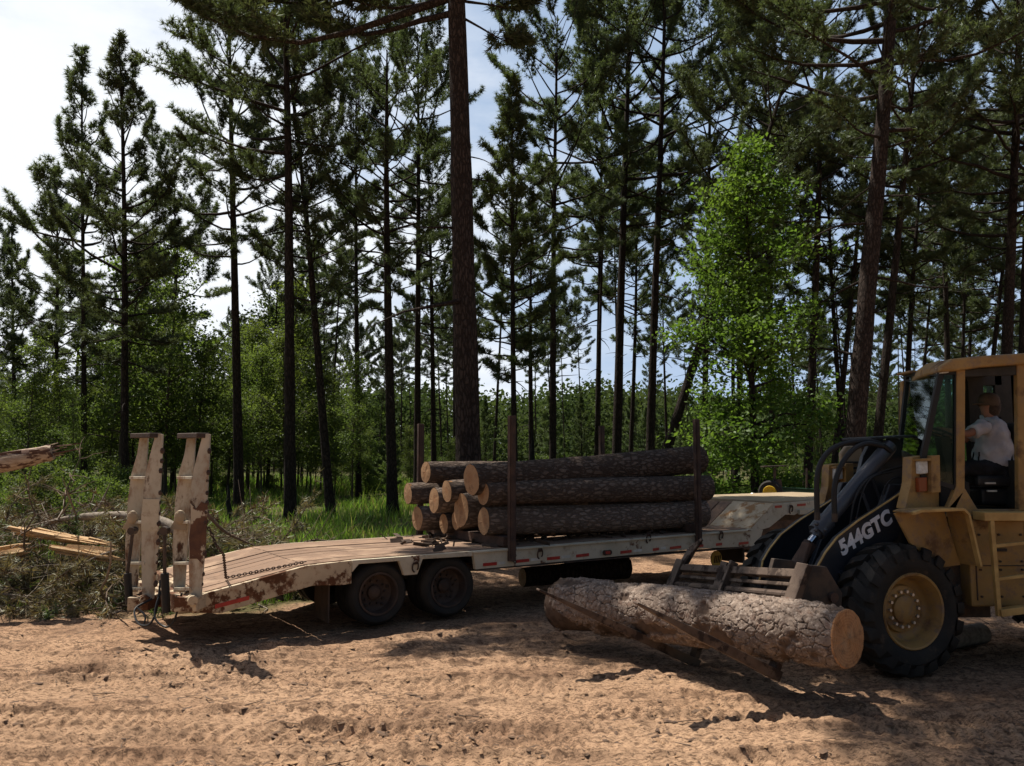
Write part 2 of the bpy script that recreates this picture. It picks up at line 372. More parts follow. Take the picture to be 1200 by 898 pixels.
def axis_pts(segs):
    out = []
    for a, b, st in segs: out += list(np.arange(a, b, st))
    return np.array(out + [segs[-1][1]])
xs = axis_pts([(-900, -200, 70), (-200, -60, 14), (-60, -20, 2.5), (-20, -8, .25), (-8, -5.2, .05), (-5.2, 5.6, .022), (5.6, 8, .05), (8, 20, .25), (20, 60, 2.5), (60, 200, 14), (200, 900, 70)])
ys = axis_pts([(-300, -20, 40), (-20, 2, 2), (2, 5.6, .2), (5.6, 8.8, .022), (8.8, 13, .035), (13, 22, .09), (22, 60, .8), (60, 200, 8), (200, 1600, 70)])
GX, GY = np.meshgrid(xs, ys)
GH = ground_h(GX, GY)
nx, ny = len(xs), len(ys)
idx = np.arange(nx * ny).reshape(ny, nx)
gf = np.stack([idx[:-1, :-1], idx[:-1, 1:], idx[1:, 1:], idx[1:, :-1]], -1).reshape(-1, 4)
gm = npmesh('ground', np.stack([GX, GY, GH], -1).reshape(-1, 3), gf, [], smooth=True)
at1 = gm.attributes.new('soil', 'FLOAT', 'POINT')
soil = 1 - sstep(-.5, .9, GY - dirt_edge(GX) + (fbm(GX * 1.1, GY * 1.1, 4) - .5) * 2.4)
at1.data.foreach_set('value', soil.astype(np.float32).ravel())
at2 = gm.attributes.new('track', 'FLOAT', 'POINT'); at2.data.foreach_set('value', (track_w(GX, GY) * sstep(.35, .6, fbm(GX * .8 + 7, GY * 1.1, 3))).astype(np.float32).ravel())
b = NB('sandy_dirt_and_forest_floor'); v = b.coords()
att = b.n('ShaderNodeAttribute', attribute_name='soil').outputs['Fac']
sand = b.mix(b.ramp(b.noise(v, .55, 6.), .35, .68), (.44, .28, .175), (.33, .2, .122))
sand = b.mix(b.math('MULTIPLY', b.ramp(b.noise(v, .9, 8., .62), .5, .64), .7), sand, (.215, .13, .084))
sand = b.mix(b.math('MULTIPLY', b.ramp(b.noise(b.coords((1, 2.6, 1), 6), 3.2, 9., .72), .5, .62), .8), sand, (.125, .074, .048))
sand = b.mix(b.math('MULTIPLY', b.ramp(b.noise(v, 26., 6., .7), .5, .64), .75), sand, (.08, .05, .034))
sand = b.mix(b.math('MULTIPLY', b.ramp(b.noise(v, 60., 4., .7), .6, .72), .6), sand, (.5, .36, .24))
flo = b.mix(b.ramp(b.noise(v, .8, 6.), .4, .62), (.075, .08, .03), (.085, .07, .036))
flo = b.mix(b.ramp(b.noise(v, 9., 6., .7), .5, .65), flo, (.05, .06, .02))
trk = b.n('ShaderNodeAttribute', attribute_name='track').outputs['Fac']
sand = b.mix(b.math('MULTIPLY', trk, .45), sand, (.44, .285, .178))
sand = b.mix(b.math('MULTIPLY', b.ramp(b.noise(b.coords((1, 2.8, 1), 4), 11., 8., .72), .51, .6), .8), sand, (.095, .056, .036))
sand = b.mix(b.math('MULTIPLY', b.ramp(b.noise(b.coords((1, 2.2, 1), -8), 30., 5., .7), .54, .62), .75), sand, (.07, .043, .03))
col = b.mix(att, flo, sand)
bh = b.math('ADD', b.math('MULTIPLY', b.noise(v, 26., 8., .75), 1.), b.math('MULTIPLY', b.noise(v, 90., 5., .7), .6))
gm.materials.append(b.done(b.bsdf(Base_Color=col, Roughness=.97, Specular_IOR_Level=.08, Normal=b.bump(bh, .7, .03))))
ground = bpy.data.objects.new('ground', gm); COL.objects.link(ground); ground['kind'] = 'structure'; ground['label'] = 'churned sandy dirt yard running into grassy forest floor'

def scatter_lumps(name, n, xr, yr, smin, smax, mats, seed, flat=.6, long=1.6, lift=.15):
    g = np.random.RandomState(seed)
    base = np.array([(-1, -1, 0), (1, -1, 0), (1, 1, 0), (-1, 1, 0), (-.6, -.6, .9), (.7, -.5, 1.), (.5, .7, .8), (-.7, .5, 1.1), (0, 0, 1.35)], float)
    bf = [(0, 1, 5, 4), (1, 2, 6, 5), (2, 3, 7, 6), (3, 0, 4, 7), (4, 5, 8, 8), (5, 6, 8, 8), (6, 7, 8, 8), (7, 4, 8, 8)]
    tri = []
    for q in bf: tri += [(q[0], q[1], q[2])] + ([(q[0], q[2], q[3])] if q[3] != q[2] else [])
    tri = np.array(tri)
    x = g.uniform(*xr, n); y = yr[0] + (yr[1] - yr[0]) * g.rand(n) ** 1.25
    keep = (y < dirt_edge(x) + 1) & (fbm(x * .8, y * .8, 3) + .25 * g.rand(n) > .5); x = x[keep]; y = y[keep]; n = len(x)
    sz = smin + (smax - smin) * g.rand(n) ** 4; rot = g.uniform(0, 6.28, n)
    V = base[None] * (1 + .5 * (g.rand(n, 9, 3) - .5)) * sz[:, None, None] * np.stack([1 + (long - 1) * g.rand(n), np.ones(n), np.full(n, flat)], -1)[:, None]
    c, s_ = np.cos(rot)[:, None], np.sin(rot)[:, None]
    X = V[..., 0] * c - V[..., 1] * s_ + x[:, None]; Y = V[..., 0] * s_ + V[..., 1] * c + y[:, None]
    Z = V[..., 2] + ground_h(x, y)[:, None] - sz[:, None] * lift
    f = (tri[None] + 9 * np.arange(n)[:, None, None]).reshape(-1, 3)
    o = npobj(name, np.stack([X, Y, Z], -1).reshape(-1, 3), f, mats, mi=np.repeat(g.randint(0, len(mats), n), len(tri)))
    o['kind'] = 'stuff'; return o
m_clod = pmat('dry_dirt_clods', (.34, .21, .12), (.24, .145, .083), 8, .97, 0, .4, 60)
m_clod2 = pmat('damp_dirt_clods', (.16, .1, .065), (.11, .07, .045), 8, .97, 0, .4, 60)
m_chip = pmat('bark_and_wood_chips', (.15, .09, .055), (.075, .048, .034), 20, .9, 0, .3, 60)
m_chip2 = pmat('pale_wood_chips', (.5, .4, .28), (.36, .26, .17), 20, .9, 0, .2, 60)
tag(scatter_lumps('dirt_clods', 12000, (-6, 7), (5.8, 13), .003, .016, [m_clod, m_clod, m_clod, m_clod2], 4), 'loose clods of sandy dirt strewn over the yard')
tag(scatter_lumps('bark_litter', 22000, (-7, 8), (5.8, 17), .003, .024, [m_chip, m_chip, m_chip, m_clod2, m_clod2, m_clod], 9, .3, 3.5), 'bits of bark and wood chips strewn over the dirt')

# ------------------------------------------------------------------ sky, sun, camera
SUNV = Vector((-.42, .30, 1.)).normalized()
elev = math.asin(SUNV.z); az = math.atan2(SUNV.x, SUNV.y)
w = bpy.data.worlds.new('World'); S.world = w; w.use_nodes = True; nt = w.node_tree; nt.nodes.clear()
wo = nt.nodes.new('ShaderNodeOutputWorld'); bg = nt.nodes.new('ShaderNodeBackground')
sky = nt.nodes.new('ShaderNodeTexSky'); sky.sky_type = 'NISHITA'; sky.sun_disc = False
sky.sun_elevation = elev; sky.sun_rotation = az; sky.air_density = 1.3; sky.dust_density = 2.6; sky.ozone_density = 1.4; sky.altitude = 100
tc = nt.nodes.new('ShaderNodeTexCoord')
mp = nt.nodes.new('ShaderNodeMapping'); mp.inputs[3].default_value = (1, 1, 2.6); nt.links.new(tc.outputs['Generated'], mp.inputs[0])
def wn(scale, det, off):
    m = nt.nodes.new('ShaderNodeMapping'); m.inputs[1].default_value = off; nt.links.new(mp.outputs[0], m.inputs[0])
    n = nt.nodes.new('ShaderNodeTexNoise'); n.inputs['Scale'].default_value = scale; n.inputs['Detail'].default_value = det; n.inputs['Roughness'].default_value = .6
    nt.links.new(m.outputs[0], n.inputs[0]); return n.outputs[0]
def wm(op, a, b_=0.):
    n = nt.nodes.new('ShaderNodeMath'); n.operation = op
    for i, q in enumerate((a, b_)):
        if isinstance(q, bpy.types.NodeSocket): nt.links.new(q, n.inputs[i])
        else: n.inputs[i].default_value = q
    return n.outputs[0]
sx = nt.nodes.new('ShaderNodeSeparateXYZ'); nt.links.new(tc.outputs['Generated'], sx.inputs[0])
# broken cumulus, a big bank of it standing to the left (west) and towards the horizon
bank = wm('ADD', wm('ADD', wm('MULTIPLY', sx.outputs[0], -.62), wm('MULTIPLY', sx.outputs[1], .34)), wm('MULTIPLY', sx.outputs[2], -.5))
cv = wm('ADD', wm('ADD', wn(2.6, 7., (3.1, 1.2, .4)), bank), -.16)
mr = nt.nodes.new('ShaderNodeMapRange'); mr.interpolation_type = 'SMOOTHSTEP'; nt.links.new(cv, mr.inputs[0]); mr.inputs[1].default_value = .36; mr.inputs[2].default_value = .78
mx = nt.nodes.new('ShaderNodeMixRGB'); fm = nt.nodes.new('ShaderNodeMapRange'); fm.interpolation_type = 'SMOOTHSTEP'; nt.links.new(sx.outputs[1], fm.inputs[0]); fm.inputs[1].default_value = .25; fm.inputs[2].default_value = .7
nt.links.new(wm('MULTIPLY', mr.outputs[0], fm.outputs[0]), mx.inputs[0]); nt.links.new(sky.outputs[0], mx.inputs[1]); mx.inputs[2].default_value = (13.2, 13.7, 14.4, 1)
vl = wm('MULTIPLY', wm('MULTIPLY', fm.outputs[0], wm('SUBTRACT', 1., wm('MULTIPLY', wm('ABSOLUTE', sx.outputs[2]), .5))), 1.)
m2 = nt.nodes.new('ShaderNodeMixRGB'); m2.use_clamp = False; nt.links.new(vl, m2.inputs[0]); nt.links.new(sky.outputs[0], m2.inputs[1]); m2.inputs[2].default_value = (6.4, 8.3, 11.3, 1); nt.links.new(m2.outputs[0], mx.inputs[1])
nt.links.new(mx.outputs[0], bg.inputs[0]); bg.inputs[1].default_value = .05; nt.links.new(bg.outputs[0], wo.inputs[0])
ld = bpy.data.lights.new('sun', 'SUN'); ld.energy = 5.; ld.angle = R(.53); ld.color = (1, .93, .82)
lo = bpy.data.objects.new('sun', ld); COL.objects.link(lo); lo.rotation_euler = SUNV.to_track_quat('Z', 'Y').to_euler(); lo.location = (-20, 14, 48)
cd = bpy.data.cameras.new('camera'); cam = bpy.data.objects.new('camera', cd); COL.objects.link(cam); S.camera = cam
cam.location = (0, 0, CAMZ); cam.rotation_euler = (math.pi / 2 + TH, 0, 0); cd.sensor_width = 36; cd.lens = 36 * F / 1200; cd.clip_start = .1; cd.clip_end = 5000
S.view_settings.view_transform = 'Standard'; S.view_settings.look = 'None'; S.view_settings.exposure = .6; S.view_settings.gamma = 1
S.render.engine = 'CYCLES'; S.cycles.max_bounces = 6; S.cycles.diffuse_bounces = 3; S.cycles.glossy_bounces = 3; S.cycles.transmission_bounces = 4; S.cycles.transparent_max_bounces = 8
S.cycles.use_denoising = True; S.cycles.sample_clamp_indirect = 6.
# ------------------------------------------------------------------ lowboy trailer
T = Frame(33, -1.823, 11.15); W = 2.6
TR = empty('lowboy_trailer', T.pt(1., 0, .05), 'long rusty cream lowboy trailer with plank deck carrying a stack of pine logs', 'trailer')
def tp(*p): return [T.px(*q) for q in p]
deck_prof = [(-2.25, .68), (-.95, .93), (-.34, .955), (.39, .955), (1.5, .96), (6.06, .985), (7.5, .99)]
def dz(s): return float(np.interp(s, [p[0] for p in deck_prof], [p[1] for p in deck_prof]))
rear_poly = [(-2.25, .68), (-.95, .93), (-.34, .955), (-.34, .655), (-.45, .645), (-.87, .67), (-2.0, .44), (-2.26, .47)]
mid_poly = [(-.335, .955), (.39, .955), (1.5, .96), (1.5, .89), (.74, .9), (.7, .9), (.62, .70), (.42, .70), (.34, .9), (-.24, .9), (-.335, .80)]
front_poly = [(1.505, .96), (6.06, .985), (7.46, .99), (7.72, .97), (7.6, .70), (7.45, .68), (6.0, .72), (1.55, .695)]
for n0, n1, nm in ((0, .07, 'near'), (W - .07, W, 'far')):
    m = MB(); m.prism(T, rear_poly, n0, n1); obj('tail_beam', m, M['cream_rust'], TR, bevel=.008)
    m = MB(); m.prism(T, mid_poly, n0, n1); obj('wheel_arch_beam', m, M['cream'], TR, bevel=.006)
    m = MB(); m.prism(T, front_poly, n0, n1); sb = obj('side_beam', m, M['cream'], TR, bevel=.006)
    m = MB(); m.prism(T, [(1.5, .955), (6.06, .98), (7.4, .985), (7.4, .962), (6.06, .957), (1.5, .932)], n0 - .03 if n0 == 0 else n0, n1 if n0 == 0 else n1 + .03); obj('rub_rail', m, M['cream'], TR, bevel=.004)
m = MB(); m.prism(T, [(1.6, .70), (7.4, .686), (7.4, .665), (1.6, .68)], .0, .14); obj('lower_flange', m, M['darksteel'], TR)
m = MB()
for n in (.75, 1.85): m.box(T, -.9, 7.4, n - .05, n + .05, .62, .83)
for s in (-.6, 1.7, 2.7, 3.7, 4.7, 5.7, 6.7): m.box(T, s - .04, s + .04, .07, W - .07, .74 if s > -1 else .5, .84 if s > -1 else .60)
obj('chassis_frame', m, M['darksteel'], TR)
# deck planks: tail (outer plank pairs + centre) and main deck, each plank its own island
m = MB(); npl = 9; pw = (W - .14) / npl
for k in range(npl):
    n0 = .07 + k * pw + .011; n1 = .07 + (k + 1) * pw - .011; dd = rnd.uniform(-.008, .008)
    cuts = [(-2.22, -.96), (-.945, 1.2 + rnd.uniform(-.3, .9)), (None, 4.3 + rnd.uniform(-.8, .8)), (None, 7.38)]; last = None
    for a, b_ in cuts:
        a = last + .012 if a is None else a; last = b_
        za, zb = dz(a) + .012 + dd, dz(b_) + .012 + dd
        q = T.pt; xx = rnd.uniform(-.004, .004)
        mids = [s for s in (-.34, 1.5) if a < s < b_]
        m.prism(T, [(a, za), *[(s, dz(s) + .012 + dd) for s in mids], (b_, zb), (b_, zb - .06), *[(s, dz(s) - .05 + dd) for s in reversed(mids)], (a, za - .06)], n0 + xx, n1 + xx)
obj('deck_planks', m, M['plank'], TR, bevel=.005)
# gooseneck: steel plate at the near side, planks beyond, side face, upper deck
goose = [(7.35, .992), (8.04, 1.43), (9.22, 1.46), (11.8, 1.46), (11.8, 1.2), (9.25, 1.2), (9.2, 1.24), (8.75, 1.24), (8.62, 1.2), (8.36, 1.22), (7.9, 1.0), (7.72, .975)]
for n0, n1 in ((.0, .08), (W - .08, W)):
    m = MB(); m.prism(T, goose, n0, n1); obj('gooseneck_side', m, M['cream'], TR, bevel=.006)
def slope_plate(name, n0, n1, mat, th=.03, lift=.02):
    m = MB(); m.prism(T, [(7.36, .985 + lift), (8.02, 1.425 + lift), (8.02, 1.425 + lift - th), (7.36, .985 + lift - th)], n0, n1); return obj(name, m, mat, TR, bevel=.004)
slope_plate('gooseneck_plate', .0, .98, M['rampplate'])
m = MB()
for k in range(5):
    n0 = 1.0 + k * .32; m.prism(T, [(7.36, .99), (8.02, 1.43), (8.02, 1.39), (7.36, .95)], n0 + .02, n0 + .3)
obj('gooseneck_planks', m, M['plank'], TR, bevel=.004)
m = MB(); m.box(T, 8.05, 11.8, .04, W - .04, 1.40, 1.475); obj('gooseneck_deck', m, M['tan'], TR, bevel=.006)
m = MB(); m.box(T, 8.7, 11.7, .5, 2.1, 1.05, 1.38); obj('gooseneck_frame', m, M['darksteel'], TR)
m = MB(); m.box(T, 8.72, 9.7, -.05, .0, 1.21, 1.30); obj('name_plate', m, M['cream'], TR, bevel=.004)
# tyres and rims
def trailer_wheel(s, n, sgn):
    c = T.pt(s, n, .47); ax = T.N * sgn            # ax points to the outside face
    wl = bpy.data.objects.new('wheel', None); COL.objects.link(wl); wl.parent = TR
    m = MB(); r = .425
    prof = [(.27, -.02), (.29, .0), (.33, .02), (.37, .022), (.40, .0), (.415, -.03), (r, -.05), (r, -.09), (r - .012, -.093), (r - .012, -.103), (r, -.106), (r, -.15), (r - .012, -.153), (r - .012, -.163), (r, -.166), (r, -.20), (.41, -.225), (.36, -.25), (.3, -.255), (.3, -.30), (.36, -.31), (.41, -.335), (r, -.36), (r, -.5), (.40, -.53), (.27, -.53)]
    m.lathe(c, ax, prof, 44); obj('tyre', m, M['rubber_tr'], wl, smooth=True)
    m = MB(); m.lathe(c, ax, [(.288, .0), (.288, .012), (.262, .012), (.25, -.02), (.245, -.14), (.2, -.17), (.1, -.18), (.095, -.13), (.07, -.11), (.05, -.10), (.0, -.098)], 40)
    x = T.X; y = Vector((0, 0, 1))
    for k in range(10):
        a = k * .6283; p = c + ax * -.165 + (x * math.cos(a) + y * math.sin(a)) * .155; m.tube([p, p + ax * .03], .014, 6, mi=1)
    for k in range(5):
        a = k * 1.2566 + .3; p = c + ax * -.158 + (x * math.cos(a) + y * math.sin(a)) * .205; m.ball(p, .022, 8, 5, mi=1)
    obj('rim', m, [M['rimrust'], M['darksteel']], wl, smooth=True)
for s in (.09, 1.17):
    trailer_wheel(s, .1, -1); trailer_wheel(s, W - .1, 1)
m = MB()
for s in (.09, 1.17): m.tube([T.pt(s, .2, .47), T.pt(s, W - .2, .47)], .06, 10)
obj('axles', m, M['darksteel'], TR)
for n in (.1, 2.0):
    m = MB(); m.box(T, -.62, -.6, n, n + .52, .16, .66); obj('mud_flap', m, M['mudflap'], TR)
m = MB(); m.box(T, 7.55, 7.6, .35, 1.0, .33, .80); flap = obj('front_mud_flap', m, M['mudflap'], TR)
m = MB(); c = T.px(839, 655, .34); cc = T.pt(c[0], .34, c[1])
pts = []; 
for k in range(12): a = k * math.pi / 6 + .26; pts.append((c[0] + .14 * math.cos(a), c[1] + .15 * math.sin(a)))
m.prism(Frame(33, -1.823, 11.15), pts, .325, .346); obj('emblem', m, M['emblem'], flap)
m = MB()
for d in (-.07, -.025, .02, .065): m.bar(T.pt(c[0] + d, .318, c[1] - .07), T.pt(c[0] + d + .035, .318, c[1] + .06), .008, .016, T.N)
obj('emblem_lettering', m, M['mudflap'], flap)
# d-rings, reflectors, lamp
def dring(s, z):
    m = MB(); q = []
    for k in range(15): a = R(-60 + k * 300 / 14 + 20); q.append(T.pt(s + .045 * math.cos(a), -.022 - .015 * math.sin(a), z + .075 * math.sin(a)))
    m.tube(q, .011, 6); m.box(T, s - .02, s + .03, -.03, .0, z + .03, z + .08); obj('tie_ring', m, M['rust'], TR)
for p in [(486, 664), (632, 649), (759, 631), (844, 628), (926, 597)]:
    s, z = T.px(*p); dring(s, z)
def tape(p0, p1, mat, h=.045, nm='reflector'):
    (s0, z0), (s1, z1) = T.px(*p0), T.px(*p1); m = MB()
    m.prism(T, [(s0, z0 - h / 2), (s1, z1 - h / 2), (s1, z1 + h / 2), (s0, z0 + h / 2)], -.006, .001); obj(nm, m, mat, TR)
for a, b_ in [((566, 662), (582, 660.5)), ((605, 658), (620, 656.5)), ((641, 655), (656, 653.5)), ((675, 651.8), (690, 650)), ((727, 647.6), (740, 646)), ((765, 644.4), (772, 643.3)), ((785, 642.5), (798, 641)), ((817, 640.2), (824, 639.4)), ((839, 638.4), (846, 637.6)), ((866, 637.2), (877, 636)), ((908, 594.2), (916, 593.6)), ((934, 592.2), (944, 591.4))]: tape(a, b_, M['red'])
for a, b_ in [((584, 660.3), (592, 659.6)), ((622, 656.3), (632, 655.3)), ((658, 653.3), (668, 652.2)), ((742, 646), (752, 644.8)), ((774, 643), (780, 642.2))]: tape(a, b_, M['white_tape'], .04, 'white_reflector')
tape((252, 711), (292, 700.5), M['red'], .05)
s, z = T.px(711, 647.5); m = MB(); m.tube([T.pt(s - .05, -.004, z), T.pt(s - .05, -.028, z)], .04, 14); m.tube([T.pt(s + .05, -.004, z), T.pt(s + .05, -.028, z)], .04, 14); m.box(T, s - .05, s + .05, -.024, -.001, z - .036, z + .036)
lamp = obj('marker_lamp', m, M['rust'], TR); m = MB(); m.box(T, s - .045, s + .045, -.034, -.025, z - .022, z + .022); obj('lens', m, M['red'], lamp)
# stakes
def stake(s, n, ztop, zbot, w_=.11, d=.07):
    m = MB(); m.box(T, s - w_ / 2, s + w_ / 2, n - d, n, zbot, ztop); m.box(T, s - w_ / 2 + .02, s + w_ / 2 - .02, n - d - .02, n - d, zbot, ztop - .05)
    obj('log_stake', m, M['rust'], TR, bevel=.006)
stake(2.14, -.01, 2.93, .78); stake(6.0, -.01, 2.97, .80); stake(1.98, W + .09, 2.89, .8); stake(6.07, W + .09, 2.94, .8)
for s in (2.14, 6.0):
    m = MB(); m.box(T, s - .09, s + .09, .05, W - .05, .985 + (s > 4) * .02, 1.13 + (s > 4) * .02); obj('bunk_beam', m, M['rust'], TR, bevel=.01)
# links hanging below the near rear stake
def chain(name, pts, lr, th, mat, parent):
    m = MB(); P = [Vector(p) for p in pts]; seg = []; acc = 0
    for a, b_ in zip(P[:-1], P[1:]):
        k = max(1, int((b_ - a).length / (lr * 1.45)))
        for i in range(k): seg.append((a + (b_ - a) * (i + .5) / k, (b_ - a).normalized()))
    for i, (c, t) in enumerate(seg):
        x = t.cross(Vector((0, 0, 1))) if abs(t.z) < .9 else t.cross(Vector((1, 0, 0))); x.normalize(); y = t.cross(x)
        u = x if i % 2 else y; q = [c + t * lr * math.cos(a) + u * lr * .6 * math.sin(a) for a in [k * math.pi / 4 for k in range(9)]]
        m.tube(q, th, 5, cap=False)
    return obj(name, m, mat, parent) if parent else m
s, z = T.px(602, 650); chain('stake_chain', [T.pt(s, -.03, .97), T.pt(s, -.035, .7)], .028, .008, M['rust'], TR)
def spline(pts, k=8):
    P = [Vector(p) for p in pts]; out = []
    for i in range(len(P) - 1):
        p0 = P[max(i - 1, 0)]; p1 = P[i]; p2 = P[i + 1]; p3 = P[min(i + 2, len(P) - 1)]
        for j in range(k):
            t = j / k; out.append(.5 * ((2 * p1) + (p2 - p0) * t + (2 * p0 - 5 * p1 + 4 * p2 - p3) * t * t + (3 * p1 - p0 - 3 * p2 + p3) * t ** 3))
    return out + [P[-1]]
# loading ramps standing on end at the tail
def pxpoly(fr, pts, n): return [fr.px(*p, n) for p in pts]
def ramp(cx, Y, dx):
    fr = Frame(0, 0, 0)       # s = x, n = y
    g = lambda pts, n: [(at(px + dx, py, n)[0], at(px + dx, py, n)[2]) for px, py in pts]
    rp = bpy.data.objects.new('loading_ramp', None); COL.objects.link(rp); rp.parent = TR
    # near lit web (tapering side plate), far web, end cap, rungs, gusset
    yw = Y - .14; yf = Y + .17
    near = [(222, 706), (221, 640), (222.5, 598), (224, 570), (227, 550), (234, 523), (238, 508), (246, 509), (244.5, 545), (242, 590), (240, 640), (235, 702)]
    m = MB(); m.prism(fr, g(near, yw), yw, yw + .035); mweb = m
    far = [(203, 694), (202, 640), (205, 588), (209, 556), (216, 532), (219, 512), (229, 512), (226, 560), (222, 612), (219, 640), (216, 694)]
    m = MB(); m.prism(fr, g(far, yf), yf, yf + .035); obj('ramp_web', m, M['ramp_paint'], rp, bevel=.005)
    m = MB(); t0 = at(216 + dx, 510, yf); t1 = at(239 + dx, 509, yw)
    m.bar(Vector(t0) + Vector((-.03, .04, -.01)), Vector(t1) + Vector((.0, -.02, -.015)),   .16, .06); obj('ramp_lip', m, M['rimrust'], rp, bevel=.008)
    for py in (560, 612, 660, 690):
        m = MB(); a = at(211 + dx - (py > 640) * 3, py, yf); b_ = at(229 + dx - (py > 640) * 1, py, yw + .02)
        m.bar(a, b_, .09, .035); obj('ramp_cross_plate', m, M['ramp_paint'], rp, bevel=.004)
    m = mweb
    for py in np.arange(530, 690, 12.):
        e = at(np.interp(py, [508, 545, 590, 640, 702], [246, 244.5, 242, 240, 236]) + dx, py, yw); py > 0 and rnd.random() < .7 and m.ball(Vector(e) + Vector((.002 - .012 * rnd.random(), .02, .03 * rnd.random())), rnd.uniform(.016, .034), 6, 4, sc=(.75, 1.5, 1.3), mi=1)
    obj('ramp_web', m, [M['ramp_paint'], M['rust']], rp)
    m = MB(); m.prism(fr, g([(222.5, 655), (221.5, 630), (224, 612), (223, 590), (229, 597), (236, 588), (243, 592), (241, 640), (238, 662), (231, 655)] if dx == 0 else [(221, 606), (223, 585), (242, 585), (240, 622), (221, 622)], yw - .012), yw - .012, yw - .001)
    obj('ramp_patch', m, M['rust_patch'] if dx == 0 else M['cream'], rp)
    m = MB(); m.prism(fr, g([(199, 620), (212, 598), (219, 610), (219, 622)], yf - .12), yf - .14, yf - .12); m.ball(Vector(at(211 + dx, 606, yf - .16)), .07, 10, 6, sc=(1, .4, 1.2)); obj('ramp_gusset', m, M['tan'], rp, bevel=.004)
    m = MB(); a = at(193 + dx if dx == 0 else 211 + dx, 624, yf - .2); b_ = at(193 + dx + (12 if dx else 0), 672, yf - .2); c_ = at(195 + dx + (12 if dx else 0), 718 if dx == 0 else 708, yf - .2)
    m.tube([a, b_], .022, 8); m.tube([Vector(a) + Vector((0, -.05, .02)), Vector(a) + Vector((0, .05, .02))], .05, 10); obj('lift_rod', m, M['darksteel'], rp)
    m = MB(); m.tube([b_, c_], .048, 12); obj('lift_cylinder', m, M['hose'], rp, smooth=True)
    m = MB(); p = at(228 + dx, 700, Y)
    m.tube([p + Vector((-.16, .25, 0)), p + Vector((.08, -.25, 0))], .06, 10); m.box(fr, p.x - .16, p.x + .1, Y - .2, Y + .3, p.z - .13, p.z + .03); obj('hinge_block', m, M['cream_rust'], rp, bevel=.008)
ramp(223, 9.86, 0); ramp(170, 10.62, -55.5)
m = MB()
tb = lambda P, r, k: m.tube(spline(P, 6), r, k)
tb([at(213, 695, 9.75), at(205, 725, 9.8), at(195, 735, 9.85), at(182, 725, 9.9), at(184, 706, 10.), at(191, 690, 10.1)], .013, 6)
tb([at(178, 702, 10.4), at(160, 712, 10.2), at(158, 722, 10.1), at(164, 732, 10.), at(176, 731, 9.95), at(184, 712, 10.), at(188, 680, 10.1)], .013, 6)
tb([at(160, 712, 10.2), at(170, 722, 10.15), at(168, 733, 10.1)], .011, 6)
obj('hydraulic_hose', m, M['hose'], TR, smooth=True)
m = MB(); m.bar(T.pt(-2.27, .0, .57), T.pt(-2.27, W, .57), .12, .2); m.bar(T.pt(-2.3, .5, .5), T.pt(-2.62, 2.6, .5), .18, .22); obj('tail_crossbeam', m, M['cream_rust'], TR, bevel=.01)
# loose chain lying across the tail deck
s0, n0 = -2.1, .3
cpts = [at(239, 613, 9.74), at(246, 622, 9.76), at(254, 640, 9.8)] 
q = T.pt(-1.85, .42, dz(-1.85) + .04); q2 = T.pt(-1.45, .3, dz(-1.45) + .035); q3 = T.pt(-1.1, .15, dz(-1.1) + .035); q4 = T.pt(-.95, .05, .975)
mch = chain('chain', cpts + [at(262, 650, 9.95), q, q2, q3, q4], .024, .007, M['rust'], None)
tag(obj('chain', mch, M['rust']), 'thin rusty chain hanging from the upright ramp and lying across the tail planks', 'chain')

# ------------------------------------------------------------------ felled logs
def wood_noise(n, seed):
    return np.random.RandomState(seed).rand(n)
def make_log(name, A, B, ra, rb, label, group=None, seed=0, seg=26, sides=26, bend=.02, bark='logbark', heart=(.27, .13, .06), c1=(.34, .205, .112), c2=(.27, .155, .08), flare=0., rough=.02, cat='log', ob=(1, 1)):
    A = Vector(A); B = Vector(B); g = np.random.RandomState(seed + 50)
    d = (B - A).normalized(); x = d.cross(Vector((0, 0, 1))).normalized(); y = x.cross(d)
    root = empty(name, (A + B) / 2 - Vector((0, 0, (ra + rb) / 2)), label, cat, group)
    m = MB(); rows = []
    for i in range(seg + 1):
        t = i / seg; c = A.lerp(B, t) + x * bend * math.sin(t * 3.1 + seed) + y * bend * math.sin(t * 2.3 + seed * 2)
        r0 = ra + (rb - ra) * t; r0 *= 1 + flare * max(0, 1 - t / .2) ** 2
        row = []
        for j in range(sides):
            a = 2 * math.pi * j / sides
            rr = r0 * (1 + rough * 2 * (vnoise(np.array([j * .9 + seed * 7.]), np.array([i * .8]))[0] - .5) + .05 * math.sin(2 * a + seed) + rough * (g.rand() - .5))
            row.append(c + (x * math.cos(a) * ob[0] + y * math.sin(a) * ob[1]) * rr)
        rows.append(row)
    vs = [p for r in rows for p in r]
    m.add(vs, [(i * sides + j, i * sides + (j + 1) % sides, (i + 1) * sides + (j + 1) % sides, (i + 1) * sides + j) for i in range(seg) for j in range(sides)])
    obj('bark', m, M[bark], root, smooth='all')
    off = root.location
    em = endgrain(name + '_end', c1, c2, heart, d, A - off, ra)
    for row, sg in ((rows[0], -1), (rows[-1], 1)):
        m = MB(); c = sum(row, Vector()) / sides
        ring = [c + (p - c) * .985 + d * sg * .004 for p in row]; inn = [c + (p - c) * .5 + d * sg * (.006 + .006 * g.rand()) for p in row]
        m.add(ring + inn + [c + d * sg * .01], [(j, (j + 1) % sides, sides + (j + 1) % sides, sides + j) for j in range(sides)] + [(sides + j, sides + (j + 1) % sides, 2 * sides) for j in range(sides)])
        obj('sawn_end', m, em, root)
    return root
SG = 'pine logs stacked on the trailer deck'
